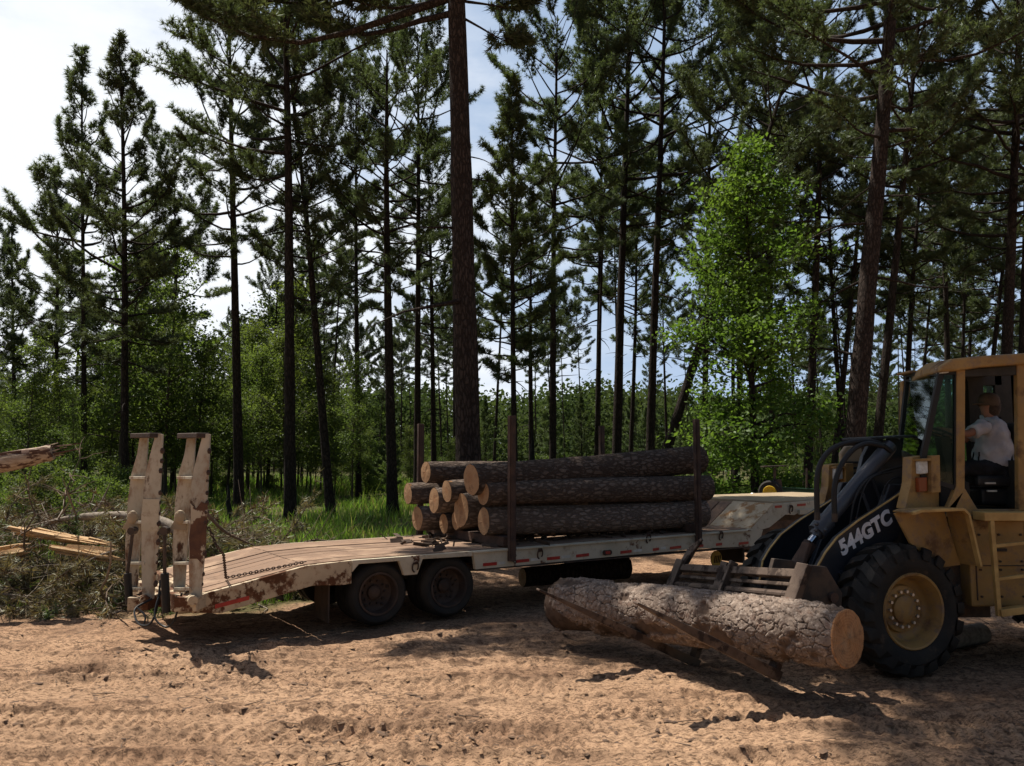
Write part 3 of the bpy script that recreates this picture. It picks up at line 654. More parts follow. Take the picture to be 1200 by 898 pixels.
stack = [ # px, py of the left end, n, radius, (s right, z right, r right), label
    (498, 556, 2.10, .18, (6.2, 2.05, .2), 'pine log on top of the stack at the far side beside the rear stake'),
    (551, 560, .46, .235, (6.62, 2.27, .25), 'thick pine log topmost on the near face of the stack with a torn bark patch'),
    (523.6, 575, 1.15, .165, (6.3, 1.88, .18), 'thin pine log in the middle of the stack just under the top pair'),
    (479, 581.5, 2.25, .165, (6.2, 1.68, .17), 'pine log whose end sticks out farthest at the stack\'s far middle row'),
    (510, 585, 1.62, .19, (6.1, 1.62, .18), 'pine log with an oval end between the far row and the biggest log end'),
    (541, 596.5, .93, .25, (6.35, 1.5, .26), 'pine log showing the biggest tall oval sawn end of the stack'),
    (565.5, 581.5, .30, .17, (6.62, 1.77, .23), 'pine log in the middle of the three on the near face of the stack'),
    (488, 606.6, 2.2, .2, (6.0, 1.33, .2), 'pine log at the bottom far corner of the stack beside the grass'),
    (519.6, 611.6, 1.66, .155, (6.2, 1.28, .16), 'small pine log at the bottom of the stack with a squarish shaded end'),
    (535, 613, 1.3, .14, (6.1, 1.27, .15), 'small bottom log half hidden behind the biggest sawn end'),
    (568.5, 611, .33, .19, (6.48, 1.33, .22), 'bottom log on the near face of the stack lying on the bunk beams'),
]
for i, (px, py, n, r, (sr, zr, rr), lab) in enumerate(stack):
    s, z = T.px(px, py, n); 
    make_log('pine_log', T.pt(s, n, z), T.pt(sr, n + .02, zr), r, rr, lab, SG, seed=i + 1, bend=.04, rough=.03, ob=(.94, 1.05))
# torn patches of bark on the near logs
for (px, py, n, w_, h_) in [(768, 543, .2, .16, .13), (764, 577, .06, .16, .12), (730, 609, .12, .1, .04), (655, 547, .22, .04, .16)]: pass

LOGA = at(993, 748, 7.5); LOGB = at(662, 708, 10.4)
# ------------------------------------------------------------------ the big log on the forks (modelled bark plates)
def voro(x, y, wrap):
    xi = np.floor(x).astype(int); yi = np.floor(y).astype(int)
    d1 = np.full(x.shape, 9.); d2 = np.full(x.shape, 9.); idd = np.zeros(x.shape); ddx = np.zeros(x.shape)
    for a in (-1, 0, 1):
        for c in (-1, 0, 1):
            cx = xi + a; cy = yi + c; h1 = _tab[cx & 255, (cy % wrap) & 255]; h2 = _tab[(cx + 91) & 255, ((cy % wrap) + 37) & 255]
            px = cx + .1 + .8 * h1; py = cy + .1 + .8 * h2; d = np.hypot(x - px, y - py)
            n1 = d < d1
            d2 = np.where(n1, d1, np.minimum(d2, d)); idd = np.where(n1, _tab[(cx + 13) & 255, ((cy % wrap) + 71) & 255], idd); ddx = np.where(n1, x - px, ddx); d1 = np.where(n1, d, d1)
    return d2 - d1, idd, ddx
def big_log():
    A, B = LOGA, LOGB; ra, rb = .262, .305; L = (B - A).length
    d = (B - A).normalized(); x = d.cross(Vector((0, 0, 1))).normalized(); y = x.cross(d)
    nu, nv = 620, 260
    U, V = np.meshgrid(np.linspace(0, 1, nu), np.arange(nv) / nv, indexing='ij')
    wrapn = 22
    wu = U * L / .12 + 1.1 * (fbm(U * 26, V * 10, 3, .5) - .5); wv = V * wrapn + 1.3 * (fbm(U * 24 + 50, V * 10 + 9, 3, .5) - .5) * sstep(0, .06, V) * (1 - sstep(.94, 1, V))
    e, pid, dx = voro(wu, wv, wrapn)
    ed = sstep(.015, .075, e)
    e2, pid2, dx2 = voro(wu * 2.3 + 7, wv * 2., wrapn * 2)
    ang = 2 * math.pi * V                           # x cos + y sin: y up
    up = np.sin(ang)
    bare = sstep(.45, .6, 1.5 * (fbm(U * 9, V * 6 + 3, 4) - .5) + .5 + .24 * sstep(.2, -.5, up) - .2 + .25 * (fbm(U * 60, V * 24, 3) - .5) + np.where(U > .86, .1, 0))  # smoother, darker areas, weighted towards the underside and the far end
    r0 = ra + (rb - ra) * U + .05 * sstep(.86, 1., U) * (0.6 + .4 * np.sin(ang * 2 + 1))
    r0 = r0 * (1 + .035 * np.sin(2 * ang + 1 + U * 2) + .05 * (fbm(U * 6, V * 4, 2) - .5) * sstep(0, .1, V) * (1 - sstep(.9, 1, V)))
    full = ed * (.009 + .013 * pid) + .005 * sstep(.01, .06, e2) * ed + .008 * dx * ed + .004 * (fbm(U * 110, V * 36, 3) - .5)
    q_ = fbm(U * L * 5.5, V * 11 + 2, 5, .68) * 9 + 2.5 * pid; fr_ = q_ - np.floor(q_); fl = np.floor(q_) % 3
    sm = sstep(0, .05, V) * (1 - sstep(.95, 1, V)); full = full + sm * ed * (.0045 * fl + .003 * fr_)
    ed = ed * (1 - .75 * sm * (1 - sstep(.0, .16, fr_))); pid = np.clip(.6 * pid + .2 * fl, 0, 1)
    full = full * (.25 + .75 * sstep(0, .02, U))
    hgt = full * (1 - bare) + bare * (-.006 + .003 * fbm(U * 60, V * 14, 3))
    Rr = r0 + hgt
    cx = .03 * np.sin(U * 3.1); 
    base = np.array(A)[None, None] + np.array(B - A)[None, None] * U[..., None] + np.array(y)[None, None] * (cx * .8)[..., None]
    # ragged ends: pull the end rings in and out a little
    P = base + (np.array(x)[None, None] * np.cos(ang)[..., None] + np.array(y)[None, None] * np.sin(ang)[..., None]) * Rr[..., None]
    P[0] += np.array(d) * (.006 * np.random.RandomState(2).rand(nv, 1)); P[-1] -= np.array(d) * (.12 * fbm(np.arange(nv) * .12, np.zeros(nv), 3))[:, None]
    root = empty('pine_log', (A + B) / 2 - Vector((0, 0, .29)), 'big scaly pine log lying across the forks of the loader', 'log')
    off = np.array(root.location)
    idx = np.arange(nu * nv).reshape(nu, nv); nxt = np.roll(idx, -1, 1)
    f = np.stack([idx[:-1], nxt[:-1], nxt[1:], idx[1:]], -1).reshape(-1, 4)
    b = NB('scaly_log_bark'); v = b.coords()
    aE = b.n('ShaderNodeAttribute', attribute_name='plate').outputs['Fac']; aI = b.n('ShaderNodeAttribute', attribute_name='pid').outputs['Fac']; aB = b.n('ShaderNodeAttribute', attribute_name='bare').outputs['Fac']
    pc = b.mix(aI, (.27, .208, .165), (.125, .093, .076)); pc = b.mix(b.ramp(b.noise(v, 22., 6., .7), .5, .66), pc, (.35, .285, .24))
    pc = b.mix(b.math('MULTIPLY', b.ramp(b.noise(v, 9., 6., .7), .55, .66), .6), pc, (.15, .085, .06))
    cc = b.mix(b.ramp(aE, .0, .8), (.05, .03, .022), pc)
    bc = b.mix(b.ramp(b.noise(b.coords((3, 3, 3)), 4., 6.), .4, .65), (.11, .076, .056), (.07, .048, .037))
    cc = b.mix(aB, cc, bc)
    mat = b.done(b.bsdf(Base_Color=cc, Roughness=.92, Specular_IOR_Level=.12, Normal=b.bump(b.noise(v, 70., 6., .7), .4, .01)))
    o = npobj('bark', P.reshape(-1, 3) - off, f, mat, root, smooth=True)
    for nm, arr in (('plate', ed * (.75 + .25 * sstep(.02, .14, e2))), ('pid', pid), ('bare', bare)):
        t = o.data.attributes.new(nm, 'FLOAT', 'POINT'); t.data.foreach_set('value', arr.astype(np.float32).ravel())
    em = endgrain('big_log_end', (.48, .25, .115), (.38, .18, .075), (.53, .32, .165), d, A - root.location, .27)
    for row, sg, kk in ((P[0], -1, .972), (P[-1], 1, .96)):
        c = Vector(row.mean(0)); m = MB(); ring = [c + (Vector(p) - c) * kk + d * sg * .012 for p in row]; g = np.random.RandomState(5)
        outer = [Vector(p) for p in row]; k = nv; rad = [.8, .5, .22]
        vs = outer + ring
        for q in rad: vs += [c + (p - c) * q + d * sg * .004 * g.rand() for p in ring]
        vs += [c + d * sg * .014]
        fs = []
        for l in range(4): fs += [(l * k + j, l * k + (j + 1) % k, (l + 1) * k + (j + 1) % k, (l + 1) * k + j) for j in range(k)]
        fs += [(4 * k + j, 4 * k + (j + 1) % k, 5 * k) for j in range(k)]
        m.add(vs, fs); obj('sawn_end', m, em, root)
big_log()

# ------------------------------------------------------------------ wheel loader
FF = Frame(18, 4.22, 8.9)              # front frame, n = 0 at the middle of the near front tyre
RF = Frame(0, 0, 0)                    # rear frame: s = x, n = depth
LD = empty('wheel_loader', (5.2, 9.8, .05), 'yellow articulated wheel loader with black boom arms carrying a log on its forks', 'loader')
def loader_wheel(c, ax, x, sgn, rim=True):
    """c centre, ax outward axis"""
    wl = bpy.data.objects.new('wheel', None); COL.objects.link(wl); wl.parent = LD
    Rr, hw = .655, .205; z = Vector((0, 0, 1)); c = Vector(c)
    m = MB()
    m.lathe(c, ax, [(.36, -hw + .02), (.42, -hw - .01), (.52, -hw - .025), (.6, -hw), (.63, -hw + .03), (.635, 0), (.63, hw - .03), (.6, hw), (.56, hw + .018), (.545, hw + .03), (.47, hw + .03), (.455, hw + .02), (.42, hw + .01), (.385, hw - .02), (.36, hw - .03)], 56)
    N = 20
    for k in range(N):
        for sd in (-1, 1):
            t0 = 2 * math.pi * (k + .5 * (sd > 0)) / N; vs = []
            path = [(t0, .02, .69, .075), (t0 + .05, .10, .692, .08), (t0 + .13, .19, .685, .085), (t0 + .17, .232, .66, .085), (t0 + .185, .25, .6, .07)]
            for (t, a, ro, wd) in path:
                for dt, rr in ((-wd, ro), (wd, ro), (wd * 1.2, ro - .075), (-wd * 1.2, ro - .075)):
                    tt = t + dt; vs.append(c + ax * (a * sd) + (x * math.cos(tt) + z * math.sin(tt)) * (rr if rr == ro else max(rr, .55)))
            m.add(vs, [(i * 4 + j, i * 4 + (j + 1) % 4, (i + 1) * 4 + (j + 1) % 4, (i + 1) * 4 + j) for i in range(4) for j in range(4)] + [(0, 1, 2, 3), (19, 18, 17, 16)])
    obj('tyre', m, M['rubber'], wl, smooth=True)
    m = MB(); m.lathe(c, ax, [(.362, hw - .045), (.385, hw - .02), (.405, hw + .0), (.395, hw + .012), (.375, hw + .005), (.36, hw - .03), (.345, hw - .06), (.335, .06), (.32, .03), (.29, .01), (.26, .0), (.245, .045), (.235, .05), (.2, .05), (.15, .052), (.148, .085), (.13, .1), (.06, .108), (0, .11)], 48)
    for k in range(14):
        t = 2 * math.pi * k / 14; p = c + ax * .05 + (x * math.cos(t) + z * math.sin(t)) * .188; m.tube([p, p + ax * .035], .0165, 7, mi=1)
    obj('rim', m, [M['yellow'], M['silver']], wl, smooth=True)
loader_wheel(FF.pt(.02, .15, .685), -FF.N, FF.X, 1)
loader_wheel(FF.pt(0, 1.9, .70), FF.N, FF.X, 1)
loader_wheel((7.05, 8.95, .70), Vector((0, -1, 0)), Vector((1, 0, 0)), 1)
loader_wheel((7.05, 10.85, .70), Vector((0, 1, 0)), Vector((1, 0, 0)), 1)
m = MB(); m.tube([FF.pt(0, .2, .7), FF.pt(0, 1.7, .7)], .16, 12); m.ball(FF.pt(0, .95, .7), .3, 14, 8); m.tube([(7.05, 9.1, .7), (7.05, 10.7, .7)], .16, 12)
obj('axles', m, M['yellow'], LD, smooth=True)
m = MB()
m.prism(FF, [(-.45, .55), (1.25, .5), (1.3, 1.15), (.85, 1.45), (.72, 2.0), (.3, 2.0), (-.15, 1.1)], .52, .60)
m.prism(FF, [(-.45, .55), (1.25, .5), (1.3, 1.15), (.85, 1.45), (.72, 2.0), (.3, 2.0), (-.15, 1.1)], 1.3, 1.38)
m.box(FF, -.4, 1.2, .6, 1.3, .5, 1.0); m.box(FF, .95, 1.05, .6, 1.3, .95, 1.5)
obj('front_frame', m, M['black'], LD, bevel=.012)
# boom arms (outline in the plane of the near arm)
armpx = [(1078, 562), (1051, 582), (1028, 597), (1006, 611), (982, 630), (968, 648), (959, 664), (955, 690), (957, 707), (972, 712), (985, 707), (986, 680), (998, 659), (1020, 651), (1051, 632), (1066, 604), (1082, 588)]
arm = [FF.px(*p, n=.42) for p in armpx]
edge_top = [FF.px(*p, n=.42) for p in armpx[0:8]]
for k, (n0, dzz) in enumerate(((.42, 0.), (1.42, -.06))):
    poly = [(s, z + dzz) for s, z in arm]
    m = MB(); m.prism(FF, poly, n0, n0 + .085); a = obj('boom_arm', m, M['black'], LD, bevel=.006)
    m = MB(); et = [(s, z + dzz) for s, z in edge_top]
    for (s0, z0), (s1, z1) in zip(et[:-1], et[1:]):
        l = math.hypot(s1 - s0, z1 - z0); nxn, nzn = -(z1 - z0) / l, (s1 - s0) / l
        if nzn < 0 or (abs(nzn) < .3 and nxn > 0): nxn, nzn = -nxn, -nzn
        m.prism(FF, [(s0 + nxn * .002, z0 + nzn * .002), (s1 + nxn * .002, z1 + nzn * .002), (s1 + nxn * .012, z1 + nzn * .012), (s0 + nxn * .012, z0 + nzn * .012)], n0 - .01, n0 + .018)
    obj('arm_edge_strip', m, M['yellow_edge'], a)  # yellow-cream plate edge, with its lit look put into the pale colour
    if k == 0:
        m = MB(); p = FF.px(986, 672, n=.4); m.tube([FF.pt(p[0], .42, p[1]), FF.pt(p[0], .37, p[1])], .03, 10); obj('grease_fitting', m, M['black'], a)
        # model lettering on the arm
        cu = bpy.data.curves.new('lettering', 'FONT'); cu.body = '544GTC'; cu.size = 1.; cu.offset = .05; cu.extrude = .01; cu.space_character = 1.08; cu.align_x = 'LEFT'
        to = bpy.data.objects.new('lettering_curve', cu); COL.objects.link(to); bpy.context.view_layer.update()
        dg = bpy.context.evaluated_depsgraph_get(); me = bpy.data.meshes.new_from_object(to.evaluated_get(dg)); bpy.data.objects.remove(to)
        p0 = Vector(FF.pt(FF.px(986.5, 651, .42)[0], .412, FF.px(986.5, 651, .42)[1])); p1 = Vector(FF.pt(FF.px(1045.5, 611.5, .42)[0], .412, FF.px(1045.5, 611.5, .42)[1]))
        X = p1 - p0; bx = max(v.co.x for v in me.vertices); by = max(v.co.y for v in me.vertices); sc = X.length / bx; X.normalize(); Yv = (-FF.N).cross(X) ; Yv = -Yv if Yv.z < 0 else Yv
        hh = .165 / by
        for v in me.vertices: v.co = p0 + X * (v.co.x * sc) + (Yv + X * .12).normalized() * (v.co.y * hh) + (-FF.N) * (v.co.z * .3) - LD.location
        me.materials.clear(); me.materials.append(M['lettering']); lt = bpy.data.objects.new('lettering', me); COL.objects.link(lt); lt.parent = a
m = MB(); p = FF.px(1010, 610, .9); m.tube([FF.pt(p[0] + .12, .5, p[1] - .15), FF.pt(p[0] + .12, 1.42, p[1] - .18)], .07, 12); obj('boom_cross_tube', m, M['black'], LD)
# black tower plates with the rounded tops, thin cover plate
for n0 in (.86, 1.12):
    m = MB(); pts = [FF.px(*p, n=.72) for p in [(1034, 560), (1040, 535), (1048, 519), (1053, 513.5), (1060, 512), (1065, 515), (1067, 522), (1068, 545), (1073, 567), (1076, 596), (1050, 604)]]
    m.prism(FF, pts, n0, n0 + .06); obj('tower_plate', m, M['slate' if n0 > 1 else 'black'], LD, bevel=.006)
m = MB(); a = FF.px(1003, 514.5, .95); b_ = FF.px(1058, 512.5, .95); m.bar(FF.pt(a[0], .95, a[1]), FF.pt(b_[0], .95, b_[1] + .01), .5, .03); obj('tower_cover_plate', m, M['black'], LD, bevel=.006)
# tilt cylinder on the centre line, rod, bellcrank
def fp(px, py, n): s, z = FF.px(px, py, n); return FF.pt(s, n, z)
m = MB(); m.tube([fp(1043, 522, .75), fp(966, 613, .75)], .088, 20); m.tube([fp(969, 610, .75), fp(957, 624, .75)], .108, 18); m.tube([fp(960, 620, .75), fp(955, 628, .75)], .07, 14)
for dx_, dy_ in ((-5, -3), (5, 4), (-6, 4)): m.ball(fp(962 + dx_, 617 + dy_, .65), .028, 8, 5)
cyl = obj('tilt_cylinder', m, M['slate'], LD, smooth=True)
m = MB(); m.tube([fp(958, 624, .75), fp(945, 641, .75)], .042, 14); obj('piston_rod', m, M['chrome'], cyl, smooth=True)
m = MB(); m.bar(fp(950, 636, .75), fp(930, 668, .75), .12, .1, FF.N); m.bar(fp(946, 636, .65), fp(935, 672, .65), .05, .13, FF.N); obj('bellcrank', m, M['rust'], LD, bevel=.01)
def hose(pts, r, ends=True):
    m = MB(); q = spline(pts); m.tube(q, r, 9)
    if ends: m.tube([q[0], q[0] + (q[0] - q[1]).normalized() * .09], r * 1.15, 8, mi=1)
    obj('hydraulic_hose', m, [M['hose'], M['darksteel']], LD, smooth=True)
hose([fp(957.6, 600, .52), fp(957.5, 560, .52), fp(965, 537, .52), fp(981, 523, .52), fp(1005, 517.5, .52), fp(1028, 519, .52), fp(1044, 529, .52)], .03)
hose([fp(978, 602, .48), fp(978, 570, .48), fp(986, 545, .48), fp(1000, 527, .48), fp(1016, 520, .48), fp(1034, 523, .48)], .03)
hose([fp(997, 612, .62), fp(1001, 588, .62), fp(1013, 566, .62), fp(1030, 555, .62), fp(1052, 548, .62), fp(1075, 546, .62)], .014)
hose([fp(1004, 606, .6), fp(1010, 580, .6), fp(1022, 560, .6), fp(1046, 553, .6)], .011)
hose([fp(944, 662, .4), fp(956, 668, .4), fp(966, 684, .4), fp(967, 708, .4)], .012, False)
hose([fp(1040, 590, .55), fp(1036, 575, .55), fp(1045, 562, .55), fp(1060, 560, .55), fp(1070, 566, .55)], .009, False)
# fork carriage: bars, posts, tines (the near side rides a little higher)
zt = lambda n: 1.25 - .1 * (n + .3)
def cp(n, d, off=0.): return FF.pt(-1.5 - d * .44 + off, n, zt(n) - d * .9)     # d = way down the tilted carriage
CAR = bpy.data.objects.new('fork_carriage', None); COL.objects.link(CAR); CAR.parent = LD
cup = (cp(0, 0) - cp(0, 1)).normalized()
m = MB(); m.bar(cp(-.3, .09), cp(2.1, .09), .08, .085, cup); m.tube([cp(-.3, .31), cp(2.1, .31)], .042, 12); m.bar(cp(-.3, .2), cp(2.1, .2), .03, .04, cup); m.bar(cp(-.2, .62), cp(2.1, .62), .1, .16, cup)
obj('carriage_bars', m, M['forksteel'], CAR, bevel=.008)
for n, wd in ((-.3, .17), (2.1, .15)):
    m = MB(); m.bar(cp(n, -.02, -.03), cp(n, .95, -.03), wd, .07, FF.X); obj('carriage_post', m, M['forksteel'], CAR, bevel=.008)
m = MB(); m.bar(cp(2.05, .02), cp(2.0, -.14), .1, .06, FF.X); m.bar(cp(2.0, -.14), cp(1.85, -.30), .1, .05, FF.X, w2=.03, h2=.03); obj('backrest_horn', m, M['forksteel'], CAR, bevel=.006)
m = MB(); fn = Frame(18, 4.22, 8.9)
m.prism(FF, [(-1.44, 1.25), (-1.20, 1.22), (-1.02, .95), (-1.05, .72), (-1.25, .6), (-1.62, .75)], -.22, -.14); m.prism(FF, [(-1.44, 1.25), (-1.20, 1.22), (-1.02, .95), (-1.05, .72), (-1.25, .6), (-1.62, .75)], .3, .36)
obj('coupler_plate', m, M['darksteel'], CAR, bevel=.008)
m = MB(); m.tube([FF.pt(-1.15, -.26, .92), FF.pt(-1.15, .5, .92)], .05, 12); m.tube([FF.pt(-1.25, -.25, .78), FF.pt(-1.25, .5, .78)], .035, 10); obj('coupler_pins', m, M['rust'], CAR)
for heel, tip, n in ((FF.pt(-1.94, -.33, .27), Vector((1.11, 7.52, 1.01)), -.3), (FF.pt(-1.97, 1.1, .05), Vector((.27, 8.73, .935)), 1.1)):
    m = MB(); d = (tip - heel).normalized(); 
    m.bar(heel - d * .05, heel.lerp(tip, .55), .14, .1, w2=.135, h2=.085); m.bar(heel.lerp(tip, .55), tip, .135, .085, w2=.09, h2=.02)
    m.bar(heel + cup * -.02, cp(n, -.01, -.02) , .13, .055, FF.X)
    if n > 0: m.bar(cp(n - .17, -.02, -.03), cp(n - .17, .5, -.03), .045, .1, FF.X)
    obj('fork_tine', m, M['forksteel'], CAR, bevel=.006)
# front fender of the near wheel: top plate, sloping rear plate, inner wall
FD = bpy.data.objects.new('front_fender', None); COL.objects.link(FD); FD.parent = LD
def strip(mb, pts, n0, n1, th):
    for (s0, z0), (s1, z1) in zip(pts[:-1], pts[1:]):
        l = math.hypot(s1 - s0, z1 - z0); a, c = -(z1 - z0) / l * th, (s1 - s0) / l * th
        mb.prism(FF, [(s0, z0), (s1, z1), (s1 + a, z1 + c), (s0 + a, z0 + c)], n0, n1)
fpts = [FF.px(*p, n=-.22) for p in [(1070, 602), (1078, 599), (1128, 597), (1134, 603), (1148, 664)]]
m = MB(); strip(m, fpts, -.22, .06, .012); obj('fender_plate', m, M['yellow'], FD)
m = MB(); 
for (a, b_) in zip(fpts[:-1], fpts[1:]): m.bar(FF.pt(a[0], -.22, a[1]), FF.pt(b_[0], -.22, b_[1]), .03, .055, FF.N)
obj('fender_lip', m, M['yellow_edge'], FD, bevel=.004)
iw = [(fpts[0][0], fpts[0][1]), fpts[1], fpts[2], fpts[4], (fpts[4][0] - .3, fpts[4][1] - .02), (fpts[1][0] + .1, fpts[1][1] - .35)]
m = MB(); m.prism(FF, [(s, z - .015) for s, z in iw], .03, .06); m.bar(FF.pt(fpts[1][0] + .05, .08, fpts[1][1] - .03), FF.pt(fpts[1][0] + .26, .1, fpts[1][1] - .34), .05, .05); m.bar(FF.pt(fpts[4][0], .05, fpts[4][1] + .03), FF.pt(fpts[4][0] - .3, .08, fpts[4][1]), .03, .08)
obj('fender_wall', m, M['yellow'], FD, bevel=.004)
# headlight stands
def stand(n, px_shift, dy):
    st = bpy.data.objects.new('light_stand', None); COL.objects.link(st); st.parent = LD
    g = lambda px, py: FF.px(px, py, .12)
    f2 = lambda pts: [(g(*p)[0], g(*p)[1] + dy) for p in pts]
    m = MB(); m.prism(FF, f2([(1069, 597), (1076, 566), (1077, 536), (1091, 534), (1092, 560), (1103, 560), (1109, 568), (1109, 597)]), n + .1, n + .24); obj('bracket', m, M['yellow'], st, bevel=.006)
    m = MB(); m.prism(FF, f2([(1091.5, 534), (1101.5, 533.5), (1102.5, 577), (1092, 578)]), n, n + .14); obj('side_shield', m, M['yellow'], st, bevel=.005)
    c = g(1085, 547.5); m = MB(); m.prism(FF, f2([(1080.5, 540.5), (1090, 540), (1090.5, 555), (1081, 556)]), n + .03, n + .1); obj('headlight', m, M['lens'], st, bevel=.012)
    m = MB(); m.prism(FF, f2([(1080.5, 560), (1090, 559.5), (1090.5, 576), (1081, 577)]), n + .04, n + .1); obj('turn_signal', m, M['amber'], st, bevel=.006)
    m = MB(); m.prism(FF, f2([(1078.5, 538), (1091, 537), (1091.3, 540), (1079, 540.5)]), n + .0, n + .12); obj('light_visor', m, M['yellow'], st)
stand(.12, 0, 0.); stand(1.5, 0, -.1)
m = MB(); sx0, sz0 = FF.px(1000, 540, 1.6); m.prism(FF, [(sx0 - .15, sz0 - .45), (sx0 - .17, sz0 + .1), (sx0 - .08, sz0 + .19), (sx0 + .16, sz0 + .19), (sx0 + .2, sz0 - .45)], 1.62, 1.68); obj('far_side_panel', m, M['tan'], LD, bevel=.02)
m = MB()
for k in range(5): m.box(FF, sx0 - .1, sx0 + .12, 1.59, 1.62, sz0 - .32 + k * .07, sz0 - .29 + k * .07)
obj('panel_louvres', m, M['black'], LD)
# ------------ cab (rear frame, s = x, n = depth)
YN, YF = 9.2, 10.58
g9 = lambda pts, Y=YN: [(at(px, py, Y)[0], at(px, py, Y)[2]) for px, py in pts]
CAB = bpy.data.objects.new('cab', None); COL.objects.link(CAB); CAB.parent = LD
CABP = LD
for Y0 in (YN, YF - .08):
    m = MB(); m.prism(RF, g9([(1121.5, 434), (1131.6, 433), (1131, 575), (1120, 598), (1109, 598), (1121, 570)]), Y0, Y0 + .08)       # door post, flaring to the sill
    m.prism(RF, g9([(1192, 424), (1206, 423), (1206, 600), (1194, 600)]), Y0, Y0 + .08)
    m.prism(RF, g9([(1109, 597), (1131, 572), (1146, 597), (1207, 597), (1207, 606), (1109, 606)]), Y0, Y0 + .07)
    obj('cab_frame', m, M['yellow'], CAB, bevel=.012)
m = MB()
for (x0, x1, y0, y1) in ((1139, 1150, 436, 600), (1150, 1172, 436, 452), (1150, 1172, 488, 600), (1172, 1186, 436, 600), (1186, 1191, 436, 447), (1186, 1191, 500, 600), (1191, 1204, 436, 600)):
    a, c = at(x0, y1, YF - .03), at(x1, y0, YF - .03); m.box(RF, a.x, c.x, YF - .06, YF, a.z, c.z)
m.prism(RF, g9([(1124, 434), (1212, 427), (1212, 439), (1124, 442)], YN + .05), YN + .02, YN + .09)  # dark slabs added to darken the roof underside and door header
m.prism(RF, g9([(1108, 436), (1212, 429), (1212, 432), (1108, 439)], YN + .3), YN + .09, YF - .06)
obj('cab_dark_panels', m, M['cab_in'], CAB, bevel=.006)
xr = at(1206, 500, YN)[0]
zc0 = at(1150, 598, YN)[2]
m = MB(); m.box(RF, at(1100, 600, YN)[0], xr, YN + .01, YF, zc0 - .07, zc0 - .01); obj('cab_floor', m, M['cab_in'], CAB)
m = MB(); m.box(RF, xr + .0, xr + .06, YN + .08, YF - .08, zc0, zc0 + .55); m.box(RF, xr, xr + .06, YN + .08, YN + .2, zc0 + .5, zc0 + 1.55); m.box(RF, xr, xr + .06, YF - .2, YF - .08, zc0 + .5, zc0 + 1.55); obj('cab_rear_wall', m, M['cab_in'], CAB)
# roof
rz = g9([(1101, 436), (1103, 429), (1116, 420.5), (1150, 417), (1215, 413), (1215, 426), (1150, 430.5), (1119, 435)], YN - .07); k = len(rz)
q = at(1062, 437, YF + .05); dxr = q.x - rz[0][0]; wt = [1, 1, .8, .3, 0, 0, .3, .8]
m = MB(); vs = [Vector((s, YN - .07, z)) for s, z in rz] + [Vector((s + .12 * w_, (YN + YF) / 2, z + .03 * (i in (1, 2, 3, 4)))) for i, ((s, z), w_) in enumerate(zip(rz, wt))] + [Vector((s + dxr * w_, YF + .07, z - .02)) for (s, z), w_ in zip(rz, wt)]
m.add(vs, [tuple(range(k)), tuple(range(3 * k - 1, 2 * k - 1, -1))] + [(r * k + i, r * k + k + i, r * k + k + (i + 1) % k, r * k + (i + 1) % k) for r in (0, 1) for i in range(k)])
obj('roof', m, M['yellow'], CAB, bevel=.025)
m = MB(); q = at(1057, 438, YF - .1); m.box(RF, q.x - .05, q.x + .2, YF - .4, YF - .05, q.z - .02, q.z + .01); obj('sun_visor', m, M['yellow'], CAB, bevel=.01)
m = MB(); m.prism(RF, g9([(1102, 430), (1110, 429), (1112, 437), (1103, 438)], YN - .02), YN - .03, YN + .1); obj('work_light', m, M['lens'], CAB, bevel=.01)
# front glass: near lower corner, far lower corner
nT, nB = at(1102, 438, YN + .05), at(1081, 541, YN + .05)
fT, fB = at(1064.5, 439, YF - .1), at(1055, 530, YF - .1)
def quadglass(name, a, b_, c, d):
    m = MB(); nrm = (Vector(b_) - Vector(a)).cross(Vector(d) - Vector(a)).normalized() * .006
    m.hexa([a + nrm, b_ + nrm, c + nrm, d + nrm, a - nrm, b_ - nrm, c - nrm, d - nrm]); return obj(name, m, M['glass'], CAB)
quadglass('windshield', nT, fT, fB, nB)
dT, dB = at(1120, 437, YN + .04), at(1119, 572, YN + .04); nB2 = at(1084, 545, YN + .05)
quadglass('corner_window', nT, dT, dB, at(1081, 560, YN + .05))
quadglass('far_window', at(1064.5, 439, YF - .02) + Vector((.1, 0, 0)), at(1140, 437, YF - .02), at(1140, 560, YF - .02), at(1060, 540, YF - .02) + Vector((.1, 0, 0)))
quadglass('far_door_window', at(1150, 452, YF - .03), at(1172, 452, YF - .03), at(1172, 488, YF - .03), at(1150, 488, YF - .03))
m = MB()
m.bar(nT, at(1080, 543, YN + .05), .06, .05, (0, 1, 0)); m.bar(fT, fB, .07, .05, (0, 1, 0)); m.bar(nB, fB, .06, .06); m.bar(nT, fT, .06, .05)
m.bar(at(1119.5, 436, YN + .04), at(1119, 572, YN + .04), .035, .05, (0, 1, 0)); m.bar(nT, dT, .05, .04); m.bar(at(1081, 560, YN + .05), dB, .04, .05); m.bar(at(1080, 543, YN + .05), at(1081, 562, YN + .05), .05, .05, (0, 1, 0))
obj('glass_seal', m, M['hose'], CAB)
